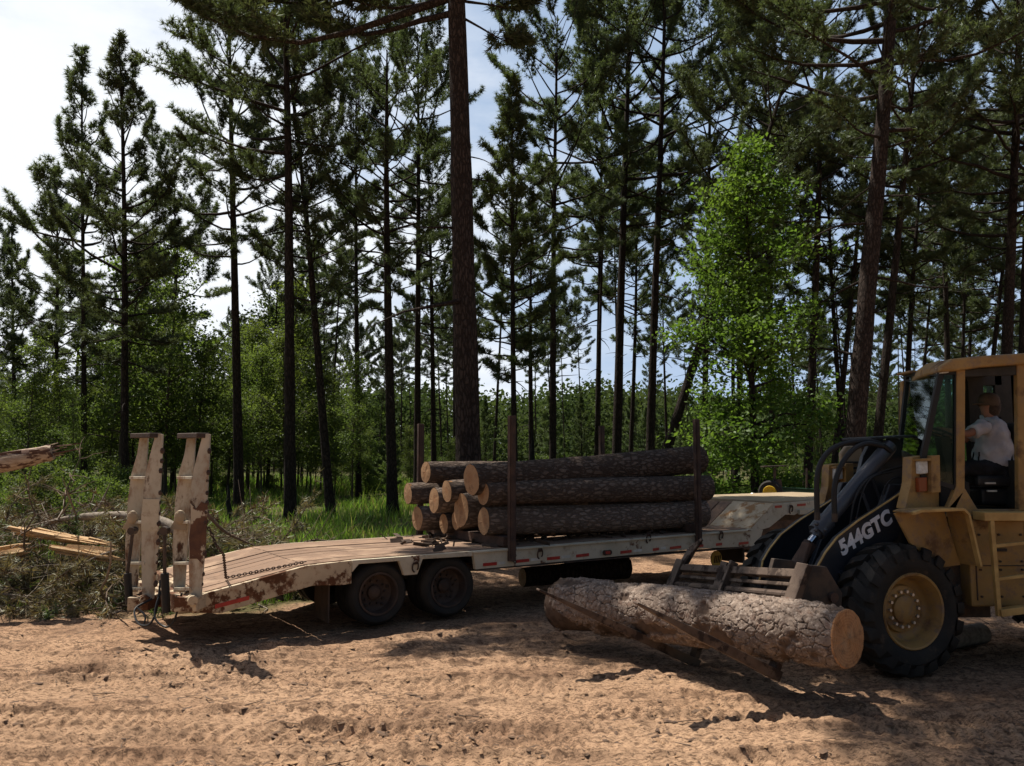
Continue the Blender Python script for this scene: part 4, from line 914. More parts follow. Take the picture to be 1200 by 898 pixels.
# seat, console, steering wheel
m = MB()
m.box(RF, 5.42, 5.98, 9.6, 10.12, 1.97, 2.1); m.box(RF, 5.92, 6.06, 9.62, 10.1, 2.05, 2.72); m.box(RF, 5.5, 5.95, 9.68, 10.05, 1.75, 1.95)
seat = obj('operator_seat', m, M['seat'], CAB, bevel=.04)
m = MB(); a = at(1113, 560, 9.75); b_ = at(1104, 512, 9.8)
m.bar(a + Vector((.05, .05, -.3)), b_, .12, .14, (0, 1, 0)); m.box(RF, a.x - .2, a.x + .15, 9.6, 10.2, zc0 - .01, zc0 + .3); obj('steering_column', m, M['cab_in'], CAB, bevel=.01)
m = MB(); c = b_ + Vector((-.01, .0, .03)); ax = Vector((.45, 0, 1)).normalized(); xx = Vector((1, 0, -.45)).normalized(); yy = Vector((0, 1, 0))
m.tube([c + (xx * math.cos(t) + yy * math.sin(t)) * .2 for t in [k * math.pi / 12 for k in range(25)]], .014, 7, cap=False)
for t in (.3, 2.4, 4.5): m.tube([c, c + (xx * math.cos(t) + yy * math.sin(t)) * .2], .01, 6)
obj('steering_wheel', m, M['seat'], CAB, smooth=True)
m = MB()
for k in range(2): m.box(RF, 5.50 + k * .02, 5.62 + k * .01, 9.58, 9.6, 2.0 - k * .09, 2.02 - k * .09)
obj('seat_labels', m, M['white_tape'], CAB)
# body behind the wheel, side tank, hood, counterweight, ladder
xb = at(1136, 650, 9.15)[0]
m = MB(); m.box(RF, xb, xr + .3, 9.15, 10.65, .68, 1.62); obj('body_panel', m, M['yellow'], LD, bevel=.02)
m = MB(); m.box(RF, xb - .28, xb, 9.35, 10.4, .6, 1.5); m.box(RF, xb - .5, xb + .4, 9.5, 10.3, .5, .85); obj('articulation_joint', m, M['darksteel'], LD)
m = MB(); m.prism(RF, [(xr + .1, .75), (8.95, .7), (9.0, 1.3), (8.9, 2.05), (xr + .1, 2.2)], 9.35, 10.45); obj('engine_hood', m, M['yellow'], LD, bevel=.03)
m = MB()
for k in range(7): m.box(RF, 7.9, 8.6, 9.335, 9.352, 1.2 + k * .09, 1.245 + k * .09)
obj('hood_louvres', m, M['black'], LD)
m = MB(); m.prism(RF, [(8.4, .5), (9.2, .55), (9.25, 1.4), (8.4, 1.4)], 9.1, 10.7); obj('counterweight', m, M['yellow'], LD, bevel=.04)
m = MB()
for xx in (xb + .06, xb + .62): m.box(RF, xx, xx + .008, 9.135, 9.152, .75, 1.5)
m.box(RF, xb + .06, xb + .62, 9.135, 9.152, 1.12, 1.128)
for xx in (xb + .11, xb + .33, xb + .57):
    for zz in (.79, 1.08, 1.17, 1.46): m.tube([(xx, 9.15, zz), (xx, 9.13, zz)], .013, 6)
m.box(RF, xb + .28, xb + .4, 9.12, 9.15, 1.28, 1.31)
obj('panel_seams', m, M['darksteel'], LD)
LA = bpy.data.objects.new('ladder', None); COL.objects.link(LA); LA.parent = LD
YL = 8.95
def lp(px, py): return at(px, py, YL)
m = MB(); m.bar(lp(1161, 606), lp(1170.5, 722), .045, .055, (0, 1, 0)); m.bar(lp(1202, 600), lp(1211, 718), .045, .055, (0, 1, 0)); obj('ladder_rail', m, M['yellow_edge'], LA, bevel=.005)
m = MB(); m.box(RF, lp(1152, 600).x, lp(1215, 600).x, YL - .03, 9.16, lp(1152, 606).z - .04, lp(1152, 606).z + .05); obj('ladder_platform', m, M['yellow_edge'], LA, bevel=.006)
for p, q in (((1164, 640), (1204, 636)), ((1167, 679), (1207, 674)), ((1170, 718), (1214, 712))):
    m = MB(); m.bar(lp(*p), lp(*q), .05 if p[1] < 700 else .12, .035 if p[1] < 700 else .075); obj('ladder_rung', m, M['yellow_edge'], LA, bevel=.005)

# ------------------------------------------------------------------ operator
def skin_body(name, verts, edges, radii, mat, parent, sub=2, rootv=0):
    me = bpy.data.meshes.new(name); off = rootof(parent).location
    me.from_pydata([tuple(Vector(v) - off) for v in verts], edges, []); me.materials.append(mat)
    o = bpy.data.objects.new(name, me); COL.objects.link(o); o.parent = parent
    md = o.modifiers.new('skin', 'SKIN'); md.use_smooth_shade = True
    for i, r in enumerate(radii):
        r = r if isinstance(r, tuple) else (r, r); me.skin_vertices[0].data[i].radius = r; me.skin_vertices[0].data[i].use_root = i == rootv
    if name == 'trousers': fold = True
    else: fold = False
    ss = o.modifiers.new('sub', 'SUBSURF'); ss.levels = 1; ss.render_levels = sub + fold
    if fold:
        tx = bpy.data.textures.new(name + '_folds', 'CLOUDS'); tx.noise_scale = .11; dp = o.modifiers.new('folds', 'DISPLACE'); dp.texture = tx; dp.strength = .05; dp.mid_level = .5
    return o
hp = at(1165, 548, 9.85); sh = at(1160, 497, 9.85); hd = at(1159, 476.5, 9.85); hand = at(1101, 503, 9.72); elb = at(1133, 509, 9.6); shl = at(1155, 500, 9.64)
PE = empty('person', (hp.x, 9.85, 2.1), 'person in white t-shirt and brown cap driving the yellow loader', 'person')
kn = Vector((hp.x - .5, 9.7, 2.17)); kn2 = Vector((hp.x - .48, 10.02, 2.17)); ft = Vector((hp.x - .55, 9.7, 1.74)); ft2 = Vector((hp.x - .53, 10.02, 1.74))
shr = sh + Vector((0, .2, -.02)); elr = Vector((sh.x - .22, 10.12, sh.z - .22)); har = Vector((hand.x + .06, 9.98, hand.z - .02))
V_, E_, R_ = [], [], []
def J(p, r, par=None):
    V_.append(Vector(p)); R_.append(r)
    if par is not None: E_.append((par, len(V_) - 1))
    return len(V_) - 1
j0 = J(hp, (.1, .11)); j1 = J(hp.lerp(sh, .5) + Vector((.03, 0, 0)), (.09, .11), j0); j2 = J(sh + Vector((.01, 0, -.05)), (.07, .09), j1); jn = J(sh + Vector((-.02, 0, .07)), .06, j2)
jh = J(hd + Vector((-.01, 0, -.03)), (.085, .075), jn); jt = J(hd + Vector((.0, 0, .06)), (.09, .075), jh); J(hd + Vector((-.0, 0, .12)), .05, jt)
J(hd + Vector((-.105, 0, -.015)), .02, jh); J(hd + Vector((-.07, 0, -.085)), .035, jh)
for a, b_, c in ((shl, elb, hand), (shr, elr, har)):
    ja = J(a, .04, j2); jb = J(a.lerp(b_, .5), .055, ja); jc = J(b_, .047, jb); jd = J(b_.lerp(c, .5), .043, jc); je = J(b_.lerp(c, .88), .031, jd)
    d = (c - b_).normalized(); jp = J(c, (.028, .042), je)
    side = Vector((0, 1, 0)); dn = d.cross(side)
    for k, (o_, ln) in enumerate(((-.03, .07), (-.01, .08), (.01, .075), (.03, .06))):
        f1 = J(c + d * .045 + side * o_, .0095, jp); f2_ = J(c + d * (.045 + ln * .45) + side * o_ + Vector((0, 0, -.012)), .009, f1); J(c + d * (.045 + ln * .6) + side * o_ + Vector((0, 0, -.04)), .008, f2_)
    t1 = J(c + side * -.045 + d * .01, .011, jp); J(c + side * -.055 + d * .04 + Vector((0, 0, -.02)), .009, t1)
for a, b_, c, n in ((hp + Vector((-.05, -.12, -.0)), kn, ft, 0), (hp + Vector((-.05, .12, -.0)), kn2, ft2, 1)):
    ja = J(a, .1, j0); jb = J(b_, .07, ja); jc = J(b_.lerp(c, .45), .058, jb); jd = J(c, .042, jc); J(c + Vector((-.16, 0, -.02)), .035, jd)
skin_body('body', V_, E_, R_, M['skin'], PE)
# face details: eyes, ear
m = MB()
for dy in (-.032, .032): m.ball(hd + Vector((-.083, dy, .02)), .012, 8, 5)
obj('eyes', m, M['black'], PE, smooth='all')
m = MB()
for dy in (-.078, .078): m.ball(hd + Vector((.012, dy, .0)), .026, 8, 6, sc=(.7, .35, 1.2))
obj('ears', m, M['skin'], PE, smooth='all')
m = MB(); hc = hd + Vector((.0, 0, .035))
prof = [(.116, -.03), (.121, .02), (.114, .07), (.092, .105), (.05, .128), (.0, .134)]
m.lathe(hc, (0.02, 0, 1), prof, 20); 
vs = []
for k in range(9):
    t = math.pi * (.5 + k / 8); vs.append(hc + Vector((.1 * math.cos(t), .09 * math.sin(t), .005)));
ou = [hc + Vector((-.03 + .165 * math.cos(math.pi * (.5 + k / 8)), .085 * math.sin(math.pi * (.5 + k / 8)), -.012)) for k in range(9)]
m.add(vs + ou + [p + Vector((0, 0, .012)) for p in vs + ou], [(k, k + 1, 10 + k, 9 + k) for k in range(8)] + [(18 + k, 27 + k, 28 + k, 19 + k) for k in range(8)] + [(9 + k, 10 + k, 28 + k, 27 + k) for k in range(8)])
cap_o = obj('cap', m, M['cap'], PE, smooth=True)
m = MB(); m.lathe(hd + Vector((.026, 0, -.02)), (0.15, 0, 1), [(.06, -.1), (.088, -.07), (.1, -.02), (.1, .06)], 18); obj('hair', m, pmat('dark_brown_hair', (.04, .025, .018), (.06, .04, .03), 30, .8, 0, .4, 80), PE, smooth='all')
def cloth(name, rings, tubes_, mat, vox=.02):
    m = MB(); k = 16; vs = []
    for c, rx, ry in rings: vs += [Vector(c) + Vector((rx * math.cos(2 * math.pi * j / k), ry * math.sin(2 * math.pi * j / k), 0)) for j in range(k)]
    nr = len(rings); m.add(vs, [(i * k + j, i * k + (j + 1) % k, (i + 1) * k + (j + 1) % k, (i + 1) * k + j) for i in range(nr - 1) for j in range(k)] + [tuple(range(k - 1, -1, -1)), tuple((nr - 1) * k + j for j in range(k))])
    for P, r in tubes_: m.tube(P, r, 12)
    o = obj(name, m, mat, PE, smooth='all'); rm = o.modifiers.new('join', 'REMESH'); rm.mode = 'VOXEL'; rm.voxel_size = vox; rm.use_smooth_shade = True
    tx = bpy.data.textures.new(name + '_folds', 'CLOUDS'); tx.noise_scale = .09; dp = o.modifiers.new('folds', 'DISPLACE'); dp.texture = tx; dp.strength = .07; dp.mid_level = .5
    sm_ = o.modifiers.new('soft', 'SMOOTH'); sm_.iterations = 3; return o
lean_ = (sh - hp); at_ = lambda t, dx=0.: hp + lean_ * t + Vector((dx, 0, 0))
cloth('t_shirt', [(at_(-.12, .0), .17, .2), (at_(.05, .0), .205, .225), (at_(.3, .0), .215, .235), (at_(.55, .015), .195, .225), (at_(.8, .02), .165, .22), (at_(.98, .015), .13, .2), (at_(1.1, .0), .1, .14), (at_(1.2, -.01), .07, .075)],
      [([shl + Vector((.02, .06, .0)), shl.lerp(elb, .3), shl.lerp(elb, .66)], [.1, .09, .083]), ([shr + Vector((.02, -.06, .0)), shr.lerp(elr, .3), shr.lerp(elr, .66)], [.1, .09, .083])], M['shirt'])
V_, E_, R_ = [], [], []
k0 = J(hp + Vector((0, 0, -.03)), (.175, .18))
for a, b_, c in ((hp + Vector((-.05, -.12, -.0)), kn, ft), (hp + Vector((-.05, .12, -.0)), kn2, ft2)):
    ka = J(a, .118, k0); kb = J(a.lerp(b_, .5), .1, ka); kc = J(b_, .085, kb); kd = J(b_.lerp(c, .5), .073, kc); J(b_.lerp(c, .9), .062, kd)
skin_body('trousers', V_, E_, R_, M['cloth_black'], PE)
# ------------------------------------------------------------------ vegetation generators
def blades(C, D, K, ln, wd, spread, g, droop=.0):
    """C centres, D axis directions (n x 3): K thin needle triangles each"""
    n = len(C); C = np.repeat(C, K, 0); D = np.repeat(D, K, 0); m = n * K
    d = D + spread * g.normal(size=(m, 3)); d /= np.linalg.norm(d, axis=1)[:, None]; d[:, 2] -= droop * g.rand(m)
    s_ = np.cross(d, g.normal(size=(m, 3))); s_ /= np.linalg.norm(s_, axis=1)[:, None] + 1e-9
    L = ln * (.7 + .5 * g.rand(m))[:, None]; w_ = wd * (.7 + .6 * g.rand(m))[:, None]
    V = np.stack([C - s_ * w_ * .5, C + s_ * w_ * .5, C + d * L], 1)
    return V.reshape(-1, 3), np.arange(m * 3).reshape(-1, 3)
def leaves(C, K, spread, size, g, flat=.5, D=None):
    n = len(C); C = np.repeat(C, K, 0); m = n * K
    P = C + g.normal(size=(m, 3)) * np.array(spread)
    nrm = g.normal(size=(m, 3)) * np.array([1, 1, flat * 0 + .6]); nrm[:, 2] = np.abs(nrm[:, 2]) + flat; nrm /= np.linalg.norm(nrm, axis=1)[:, None]
    a = np.cross(nrm, g.normal(size=(m, 3))); a /= np.linalg.norm(a, axis=1)[:, None] + 1e-9; b_ = np.cross(nrm, a)
    s_ = size * (.55 + .8 * g.rand(m))[:, None]
    V = np.stack([P - a * s_ * .6, P + b_ * s_ * .42 + nrm * s_ * .1, P + a * s_ * .75, P - b_ * s_ * .42 + nrm * s_ * .1], 1)
    return V.reshape(-1, 3), np.arange(m * 4).reshape(-1, 4)
def to_tri(f): return np.concatenate([f[:, [0, 1, 2]], f[:, [0, 2, 3]]]) if f.shape[1] == 4 else f
def tubes_np(paths, sides):
    """[(pts, radii)] -> verts, quads"""
    V = []; Fq = []; b_ = 0; ang = np.arange(sides) * 2 * math.pi / sides
    for P, r in paths:
        P = np.asarray(P, float); r = np.asarray(r, float); k = len(P); T_ = np.gradient(P, axis=0); T_ /= np.linalg.norm(T_, axis=1)[:, None] + 1e-9
        ref = np.array([0, 0, 1.]) if abs(T_[0, 2]) < .9 else np.array([1., 0, 0]); X = np.cross(T_, ref); X /= np.linalg.norm(X, axis=1)[:, None] + 1e-9; Y = np.cross(T_, X)
        ring = P[:, None] + (X[:, None] * np.cos(ang)[None, :, None] + Y[:, None] * np.sin(ang)[None, :, None]) * r[:, None, None]
        V.append(ring.reshape(-1, 3)); i = np.arange(k * sides).reshape(k, sides) + b_; nx_ = np.roll(i, -1, 1)
        Fq.append(np.stack([i[:-1], nx_[:-1], nx_[1:], i[1:]], -1).reshape(-1, 4)); b_ += k * sides
    return np.concatenate(V), np.concatenate(Fq)
def join(parts):
    V = []; Fs = []; mi = []; b_ = 0
    for v, f, m in parts:
        f = to_tri(np.asarray(f)); V.append(v); Fs.append(f + b_); mi.append(np.full(len(f), m)); b_ += len(v)
    return np.concatenate(V), np.concatenate(Fs), np.concatenate(mi)
def trunk_mesh(name, H, r0, bark, wob, g, sides=14, flare=.35, top=.12):
    n = 26; z = np.linspace(-.4, H, n); t = np.clip(z / H, 0, 1)
    ph = g.uniform(0, 6.28, 2); P = np.stack([wob * np.sin(t * 4.2 + ph[0]) * t, wob * np.cos(t * 3.3 + ph[1]) * t, z], -1)
    r = r0 * (top + (1 - top) * (1 - t) ** .75) * (1 + flare * np.exp(-np.maximum(z, 0) / .45))
    v, f = tubes_np([(P, r)], sides)
    v[:, :2] += (P[np.repeat(np.arange(n), sides)][:, :2] - v[:, :2]) * ((fbm(v[:, 2] * 1.3, np.tile(np.arange(sides), n) * .7, 2) - .5) * .25)[:, None]
    return npmesh(name, v, f, M[bark], smooth=True), (lambda zz: np.array([np.interp(zz, z, P[:, 0]), np.interp(zz, z, P[:, 1]), zz])), (lambda zz: float(np.interp(zz, z, r)))
def pine(name, seed, H, r0, cb, Rc, nb, shape='cone', bark='bark', needles='needle', K=19, nl=.23, nw=.03, wob=.12, tuft=1., up0=.9, dead=6, minL=.25, asym=(0., 0.), low=0):
    g = np.random.RandomState(seed); tm, pos, rad = trunk_mesh(name + '_trunk', H, r0, bark, wob, g)
    paths = []; C = []; D = []
    for i in range(nb + dead):
        isd = i >= nb; lw = isd and i < nb + low
        t = (i + g.rand()) / nb if not isd else 0
        zz = H * (cb + (1 - cb) * t ** .95) if not isd else H * cb * (g.uniform(.45, 1.02) if not lw else g.uniform(.74, .86))
        isd = isd and not lw
        t = .3 if lw else t
        if shape == 'cone': prof = (1 - t) ** .75 * min(1, .35 + t * 2.6)
        elif shape == 'round': prof = (max(0, 1 - (abs(t - .38) / .66) ** 2.2)) ** .5
        else: prof = (max(0, 1 - (abs(t - .55) / .58) ** 2.)) ** .5
        L = max(minL, Rc * prof * g.choice([.55, .8, 1., 1.2])) if not isd else Rc * g.uniform(.15, .5)
        a = i * 2.399 + g.uniform(-.6, .6)
        el = (-.12 + up0 * t ** 1.4 + g.normal() * .16) if not isd else g.uniform(-.3, .2)
        p0 = pos(zz); h = np.array([math.cos(a), math.sin(a), 0]); n = 7; q = [p0]
        L *= .55 if (low and not isd and not lw and t < .14) else 1
        e = el; yaw = 0; L *= 1 + asym[0] * math.cos(a - asym[1])
        for k in range(1, n):
            yaw += g.normal() * .13; e += (.11 if not isd else -.05) + g.normal() * .1
            d = np.array([math.cos(a + yaw) * math.cos(e), math.sin(a + yaw) * math.cos(e), math.sin(e)]); q.append(q[-1] + d * L / (n - 1))
        q = np.array(q); rb = min(.016 * L + .008, rad(zz) * .6); paths.append((q, np.linspace(rb, .006, n)))
        if isd: continue
        ntw = int((4 + L * 7.4) * tuft)
        for k in range(ntw):
            u = g.uniform(.3, 1.) ** .6 if L > .8 else g.uniform(.05, 1); f_ = u * (n - 1); j = min(int(f_), n - 2); p = q[j] + (q[j + 1] - q[j]) * (f_ - j); ax = q[j + 1] - q[j]; ax /= np.linalg.norm(ax)
            tl = (.18 + .34 * L * (1.05 - u) + .12 * g.rand()) * 1.0; tl = min(tl, 1.1)
            sd = g.choice([-1, 1]); b2 = np.cross(ax, [0, 0, 1]); b2 /= np.linalg.norm(b2) + 1e-9
            dd = ax * g.uniform(.4, 1.) + b2 * sd * g.uniform(.3, 1.) + np.array([0, 0, g.uniform(-.05, .55)]); dd /= np.linalg.norm(dd)
            nt = 1 + int(tl / .2); e2 = p + dd * tl + np.array([0, 0, .06 * tl])
            if tl > .3: paths.append((np.array([p, (p + e2) / 2 + g.normal(size=3) * .02, e2]), np.array([.008, .006, .004])))
            for w_ in range(nt):
                s_ = (w_ + 1) / nt; C.append(p + (e2 - p) * s_ + g.normal(size=3) * .03); D.append(dd + np.array([0, 0, .45]))
    C = np.array(C); D = np.array(D); D /= np.linalg.norm(D, axis=1)[:, None]
    nv, nf = blades(C, D, K, nl, nw, .85, g, .12); bv, bf = tubes_np(paths, 4)
    v, f, mi = join([(nv, nf, 0), (bv, bf, 1)])
    return dict(H=H, r0=r0, trunk=tm, crown=npmesh(name + '_crown', v, f, [M[needles], M[bark]], mi))
def broad(name, seed, H, r0, cb, Rc, nb, K=26, size=.11, leaf='leaf', bark='bark_smooth', sp=.26, wob=.15, stems=1, layers=1.):
    g = np.random.RandomState(seed); tm, pos, rad = trunk_mesh(name + '_trunk', H * .96, r0, bark, wob, g, 10)
    paths = []; C = []
    for i in range(nb):
        t = (i + g.rand()) / nb; zz = H * (cb + (.97 - cb) * t); prof = max(.15, (1 - t) ** .6 * min(1, .5 + 2 * t)); L = Rc * prof * g.choice([.35, .7, 1., 1.35])
        a = i * 2.399 + g.uniform(-.7, .7); e = g.uniform(.15, .6) + .5 * t; q = [pos(zz)]; n = 6
        for k in range(1, n):
            a += g.normal() * .2; e += g.normal() * .16 - .06; q.append(q[-1] + np.array([math.cos(a) * math.cos(e), math.sin(a) * math.cos(e), math.sin(e)]) * L / (n - 1))
        q = np.array(q); paths.append((q, np.linspace(min(.014 * L + .006, rad(zz) * .6), .004, n)))
        for k in range(int(2 + L * 5.5 * layers)):
            u = g.uniform(.25, 1.) ** .7; f_ = u * (n - 1); j = min(int(f_), n - 2); p = q[j] + (q[j + 1] - q[j]) * (f_ - j)
            e2 = p + g.normal(size=3) * np.array([.42, .42, .3]) * min(1, .3 + .3 * L) + np.array([0, 0, .05]); paths.append((np.array([p, (p + e2) / 2 + .03 * g.normal(size=3), e2]), np.array([.006, .005, .003]))); C.append(e2); 
            if g.rand() < .5: C.append((p + e2) / 2)
    lv, lf = leaves(np.array(C), K, (sp, sp, sp * .6), size, g); bv, bf = tubes_np(paths, 4)
    v, f, mi = join([(lv, lf, 0), (bv, bf, 1)])
    return dict(H=H, r0=r0, trunk=tm, crown=npmesh(name + '_crown', v, f, [M[leaf], M[bark]], mi))
PV = {
 'cone': pine('cone', 1, 20, .2, .3, 4.4, 70, 'cone', up0=1.), 'cone2': pine('cone2', 2, 19, .19, .34, 4., 62, 'cone', up0=1.1, tuft=.85),
 'tall': pine('tall', 3, 24, .24, .45, 4.6, 50, 'top', tuft=.85), 'tall2': pine('tall2', 4, 25, .24, .42, 4.8, 50, 'top', tuft=.8),
 'heavy': pine('heavy', 5, 26, .3, .45, 5., 72, 'round', bark='bark_red', tuft=.85, dead=10),
 'thin': pine('thin', 6, 18, .14, .45, 3.1, 46, 'round'), 'pole': pine('pole', 61, 22, .15, .62, 3., 40, 'round'), 'pole2': pine('pole2', 62, 21, .15, .6, 3.3, 40, 'top'), 'thin2': pine('thin2', 7, 19, .14, .42, 3.3, 48, 'top'),
 'young': pine('young', 8, 8, .09, .12, 1.8, 52, 'cone', needles='needle_b', nl=.24), 'young2': pine('young2', 9, 7, .08, .1, 1.6, 46, 'cone', needles='needle_b', nl=.24, up0=1.2),
 'dense': pine('dense', 10, 16, .16, .3, 2.9, 84, 'cone', needles='needle_b', tuft=1.15, up0=1.2),
 'centre': pine('centre', 21, 27, .3, .45, 5.7, 135, 'round', bark='bark_red', tuft=1.75, asym=(.36, math.radians(160)), wob=.1, dead=5, up0=.75),  # crown above the view widened and skewed to shade loader and yard
 'oldlimb': pine('oldlimb', 32, 27, .33, .42, 6.2, 66, 'top', bark='bark_red', tuft=.9, wob=.3, dead=9, up0=.6),
}
BV = {
 'leafy': broad('leafy', 11, 10, .07, .2, 2.3, 30, 20, .1), 'leafy2': broad('leafy2', 12, 9, .06, .25, 2.1, 26, 20, .1), 'airy': broad('airy', 17, 11, .06, .3, 1.9, 28, 18, .1),
 'slim': broad('slim', 13, 8, .05, .2, 1.4, 24, 20, .1), 'shrub': broad('shrub', 14, 2.6, .03, .02, 1.5, 22, 22, .1), 'shrub2': broad('shrub2', 15, 2., .025, .02, 1.2, 18, 22, .085),
 'sweetgum': broad('sweetgum', 16, 11.6, .14, .05, 2.7, 76, 24, .1, 'leaf_y', 'bark', sp=.21, layers=1.),
}
_made = {}
def tree(name, kind, loc, H, label, cat, group=None, lean=(0, 0), tw=None, rot=None, sxy=1.):
    pv = PV.get(kind) or BV[kind]; root = bpy.data.objects.new(name, None); COL.objects.link(root); s = H / pv['H']
    root.location = loc; root.scale = (s * sxy, s * sxy, s); q = rnd.uniform(0, 6.28) if rot is None else rot
    root.rotation_mode = 'QUATERNION'; up = Vector((lean[0], lean[1], 1)).normalized()
    root.rotation_quaternion = Vector((0, 0, 1)).rotation_difference(up) @ Euler((0, 0, q)).to_quaternion(); tag(root, label, cat, group)
    t = bpy.data.objects.new('trunk', pv['trunk']); c = bpy.data.objects.new('crown', pv['crown'])
    for o in (t, c): COL.objects.link(o); o.parent = root
    if tw: k = tw / 2 / (pv['r0'] * s * sxy); t.scale = (k, k, 1)
    return root
# trees one can pick out: kind, two trunk pixels (low, high), depth, trunk width px, top y (or height in m when negative), label
TREES = [
 ('cone2', (98, 560), (98, 300), 38, 7, 62, 'slender pine with a narrow pointed crown, left neighbour of the tall pine behind the ramps'),
 ('cone', (147, 590), (143, 250), 33, 10, 50, 'pine with a conical crown whose trunk stands just left of the raised ramps'),
 ('thin', (203, 455), (205, 260), 58, 5, 175, 'thin far pine rising between the two ramps and the straight trunk'),
 ('tall', (280, 590), (272, 100), 34, 12, -21.5, 'straight dark pine with spreading airy crown to the right of the raised ramps'),
 ('tall2', (340, 610), (336, 40), 29, 14, -25, 'straight bare pine trunk running out of the top, beside the leaning pine'),
 ('thin2', (388, 605), (353, 215), 32, 11, 70, 'pine whose slim trunk leans left over the green grass'),
 ('tall2', (460, 605), (455, 300), 32, 13, 60, 'pine trunk standing in the grass left of the log stack ends'),
 ('tall', (489, 570), (489, 150), 38, 9, 40, 'slim pine directly behind the far rear stake of the trailer'),
 ('thin', (508, 545), (505, 330), 44, 7, 180, 'thin pine between the far stake and the thickest trunk'),
 ('centre', (549, 560), (536, 100), 17, 32, -26, 'thickest pine with reddish scaly bark standing behind the log stack'),
 ('dense', (604, 560), (600, 330), 31, 8, 95, 'bushy conical pine just right of the thickest trunk'),
 ('thin', (623, 530), (622, 390), 46, 7, 260, 'pine with a short crown rising over the middle of the log stack'),
 ('tall', (648, 540), (650, 200), 36, 9, 18, 'open-crowned pine rising behind the middle of the log stack'),
 ('tall', (723, 530), (736, 20), 40, 12, -27.5, 'tall dark pine behind the far front stake of the trailer'),
 ('tall2', (762, 530), (777, 20), 38, 11, -28, 'tall straight pine leaning slightly right behind the log stack\'s front end'),
 ('thin2', (740, 500), (745, 320), 52, 6, 210, 'thin pine between the two tall pines behind the log stack'),
 ('tall2', (784, 520), (928, 60), 30, 13, -19, 'pine leaning strongly right behind the bright green sweetgum'),
 ('thin', (862, 570), (868, 380), 44, 9, 250, 'dark pine trunk half hidden by the bright green sweetgum'),
 ('tall', (946, 572), (964, 60), 33, 11, -23, 'slim dark pine to the right of the sweetgum over the gooseneck'),
 ('thin2', (988, 515), (972, 270), 42, 7, 150, 'thin pine leaning left that crosses another trunk beside the big right pine'),
 ('thin', (980, 520), (1004, 260), 40, 8, 120, 'thin pine leaning right that crosses another trunk beside the big right pine'),
 ('oldlimb', (1002, 510), (1037, 10), 23, 25, -25, 'big pine with crooked limbs leaning right behind the loader\'s boom'),
 ('tall', (1030, 500), (1068, 130), 29, 12, -22, 'dark pine leaning right between the big limby pine and the cab'),
 ('thin2', (1066, 430), (1078, 220), 42, 8, 130, 'thin pine rising just behind the front of the cab roof'),
 ('thin', (1084, 425), (1093, 310), 54, 5, 230, 'very thin far pine above the cab roof\'s front end'),
 ('thin', (1127, 415), (1131, 260), 50, 5, 170, 'thin pine above the middle of the cab roof'),
 ('thin2', (1137, 415), (1142, 290), 58, 5, 200, 'thinner companion pine close beside the one over the cab roof'),
 ('thin', (1163, 410), (1172, 320), 50, 7, 150, 'pine trunk above the rear part of the cab roof'),
 ('heavy', (1180, 410), (1190, 200), 30, 15, -23, 'thick dark pine above the rear of the cab roof at the picture\'s edge'),
 ('tall2', (1197, 410), (1201, 250), 36, 9, -22, 'pine at the very edge beside the thick dark one over the cab'),
 ('tall2', (700, 520), (706, 200), 50, 7, 30, 'pine with a broad crown farther back between the tall pair and the log stack'),
 ('tall2', (825, 510), (832, 200), 44, 8, 20, 'pine whose crown rises over the left side of the sweetgum'),
 ('tall', (905, 500), (900, 200), 42, 8, 10, 'pine crown rising over the right side of the sweetgum'),
 ('tall2', (1110, 420), (1106, 200), 46, 8, 40, 'broad-crowned pine above the cab roof between the very thin pines'),
 ('tall', (420, 560), (418, 250), 46, 7, 110, 'airy pine between the leaning pine and the log stack ends'),
 ('cone', (64, 590), (66, 330), 44, 6, 200, 'shorter pine left of the slender pointed pine over the brush'),
 ('cone2', (18, 560), (16, 330), 47, 6, 255, 'pine at the left edge over the broken trunk'),
]
for kind, a, b_, Y, wpx, top, lab in TREES:
    pb = at(*b_, Y); pa = at(*a, Y); slope = (pb.x - pa.x) / (pb.z - pa.z); bx = pa.x - slope * pa.z
    kw = dict(rot=0.) if kind == 'centre' else {}
    Hh = -top if top < 0 else at(b_[0], top, Y).z / math.cos(math.atan(slope))
    tree('pine_tree', kind, (bx, Y, gz(bx, Y)), Hh, lab, 'tree', 'pines one can tell apart' if False else None, (slope, 0), wpx / F * Y, **kw)
sg = at(884, 560, 26); tree('sweetgum_tree', 'sweetgum', (sg.x, 26, gz(sg.x, 26)), at(880, 150, 26).z, 'bright green leafy sweetgum standing behind the trailer gooseneck', 'tree', None, (.0, 0), .26)
g = np.random.RandomState(77)
placed = []
def free(x, y, d):
    for (a, b_) in placed:
        if abs(a - x) < d and abs(b_ - y) < d * 2: return False
    placed.append((x, y)); return True
def ysamp(a, b_): return a + (b_ - a) * g.rand() ** .8
n = 0
while n < 92:      # the pine stand behind
    px = g.uniform(-60, 1300); Y = ysamp(44, 120)
    if 395 < px < 450 and Y < 90: continue
    if px > 540 and g.rand() < .25: continue
    if px < 330 and g.rand() < .4: continue
    x = (px - 600) / F * Y
    if not free(x, Y, 1.3): continue
    Hh = g.uniform(13, 19) * (1. if Y < 70 else 1.1) * (.8 if px < 330 else 1)
    tree('pine_tree', (['pole', 'pole2', 'pole', 'pole2', 'thin'] if px > 540 else ['thin', 'thin2', 'pole', 'tall', 'pole2'])[g.randint(5)], (x, Y, gz(x, Y)), Hh * (1.15 if px > 540 else 1), 'slender pine of the stand far behind the trailer', 'tree', 'background pines', (g.normal() * .035, 0), g.uniform(.16, .3)); n += 1
n = 0
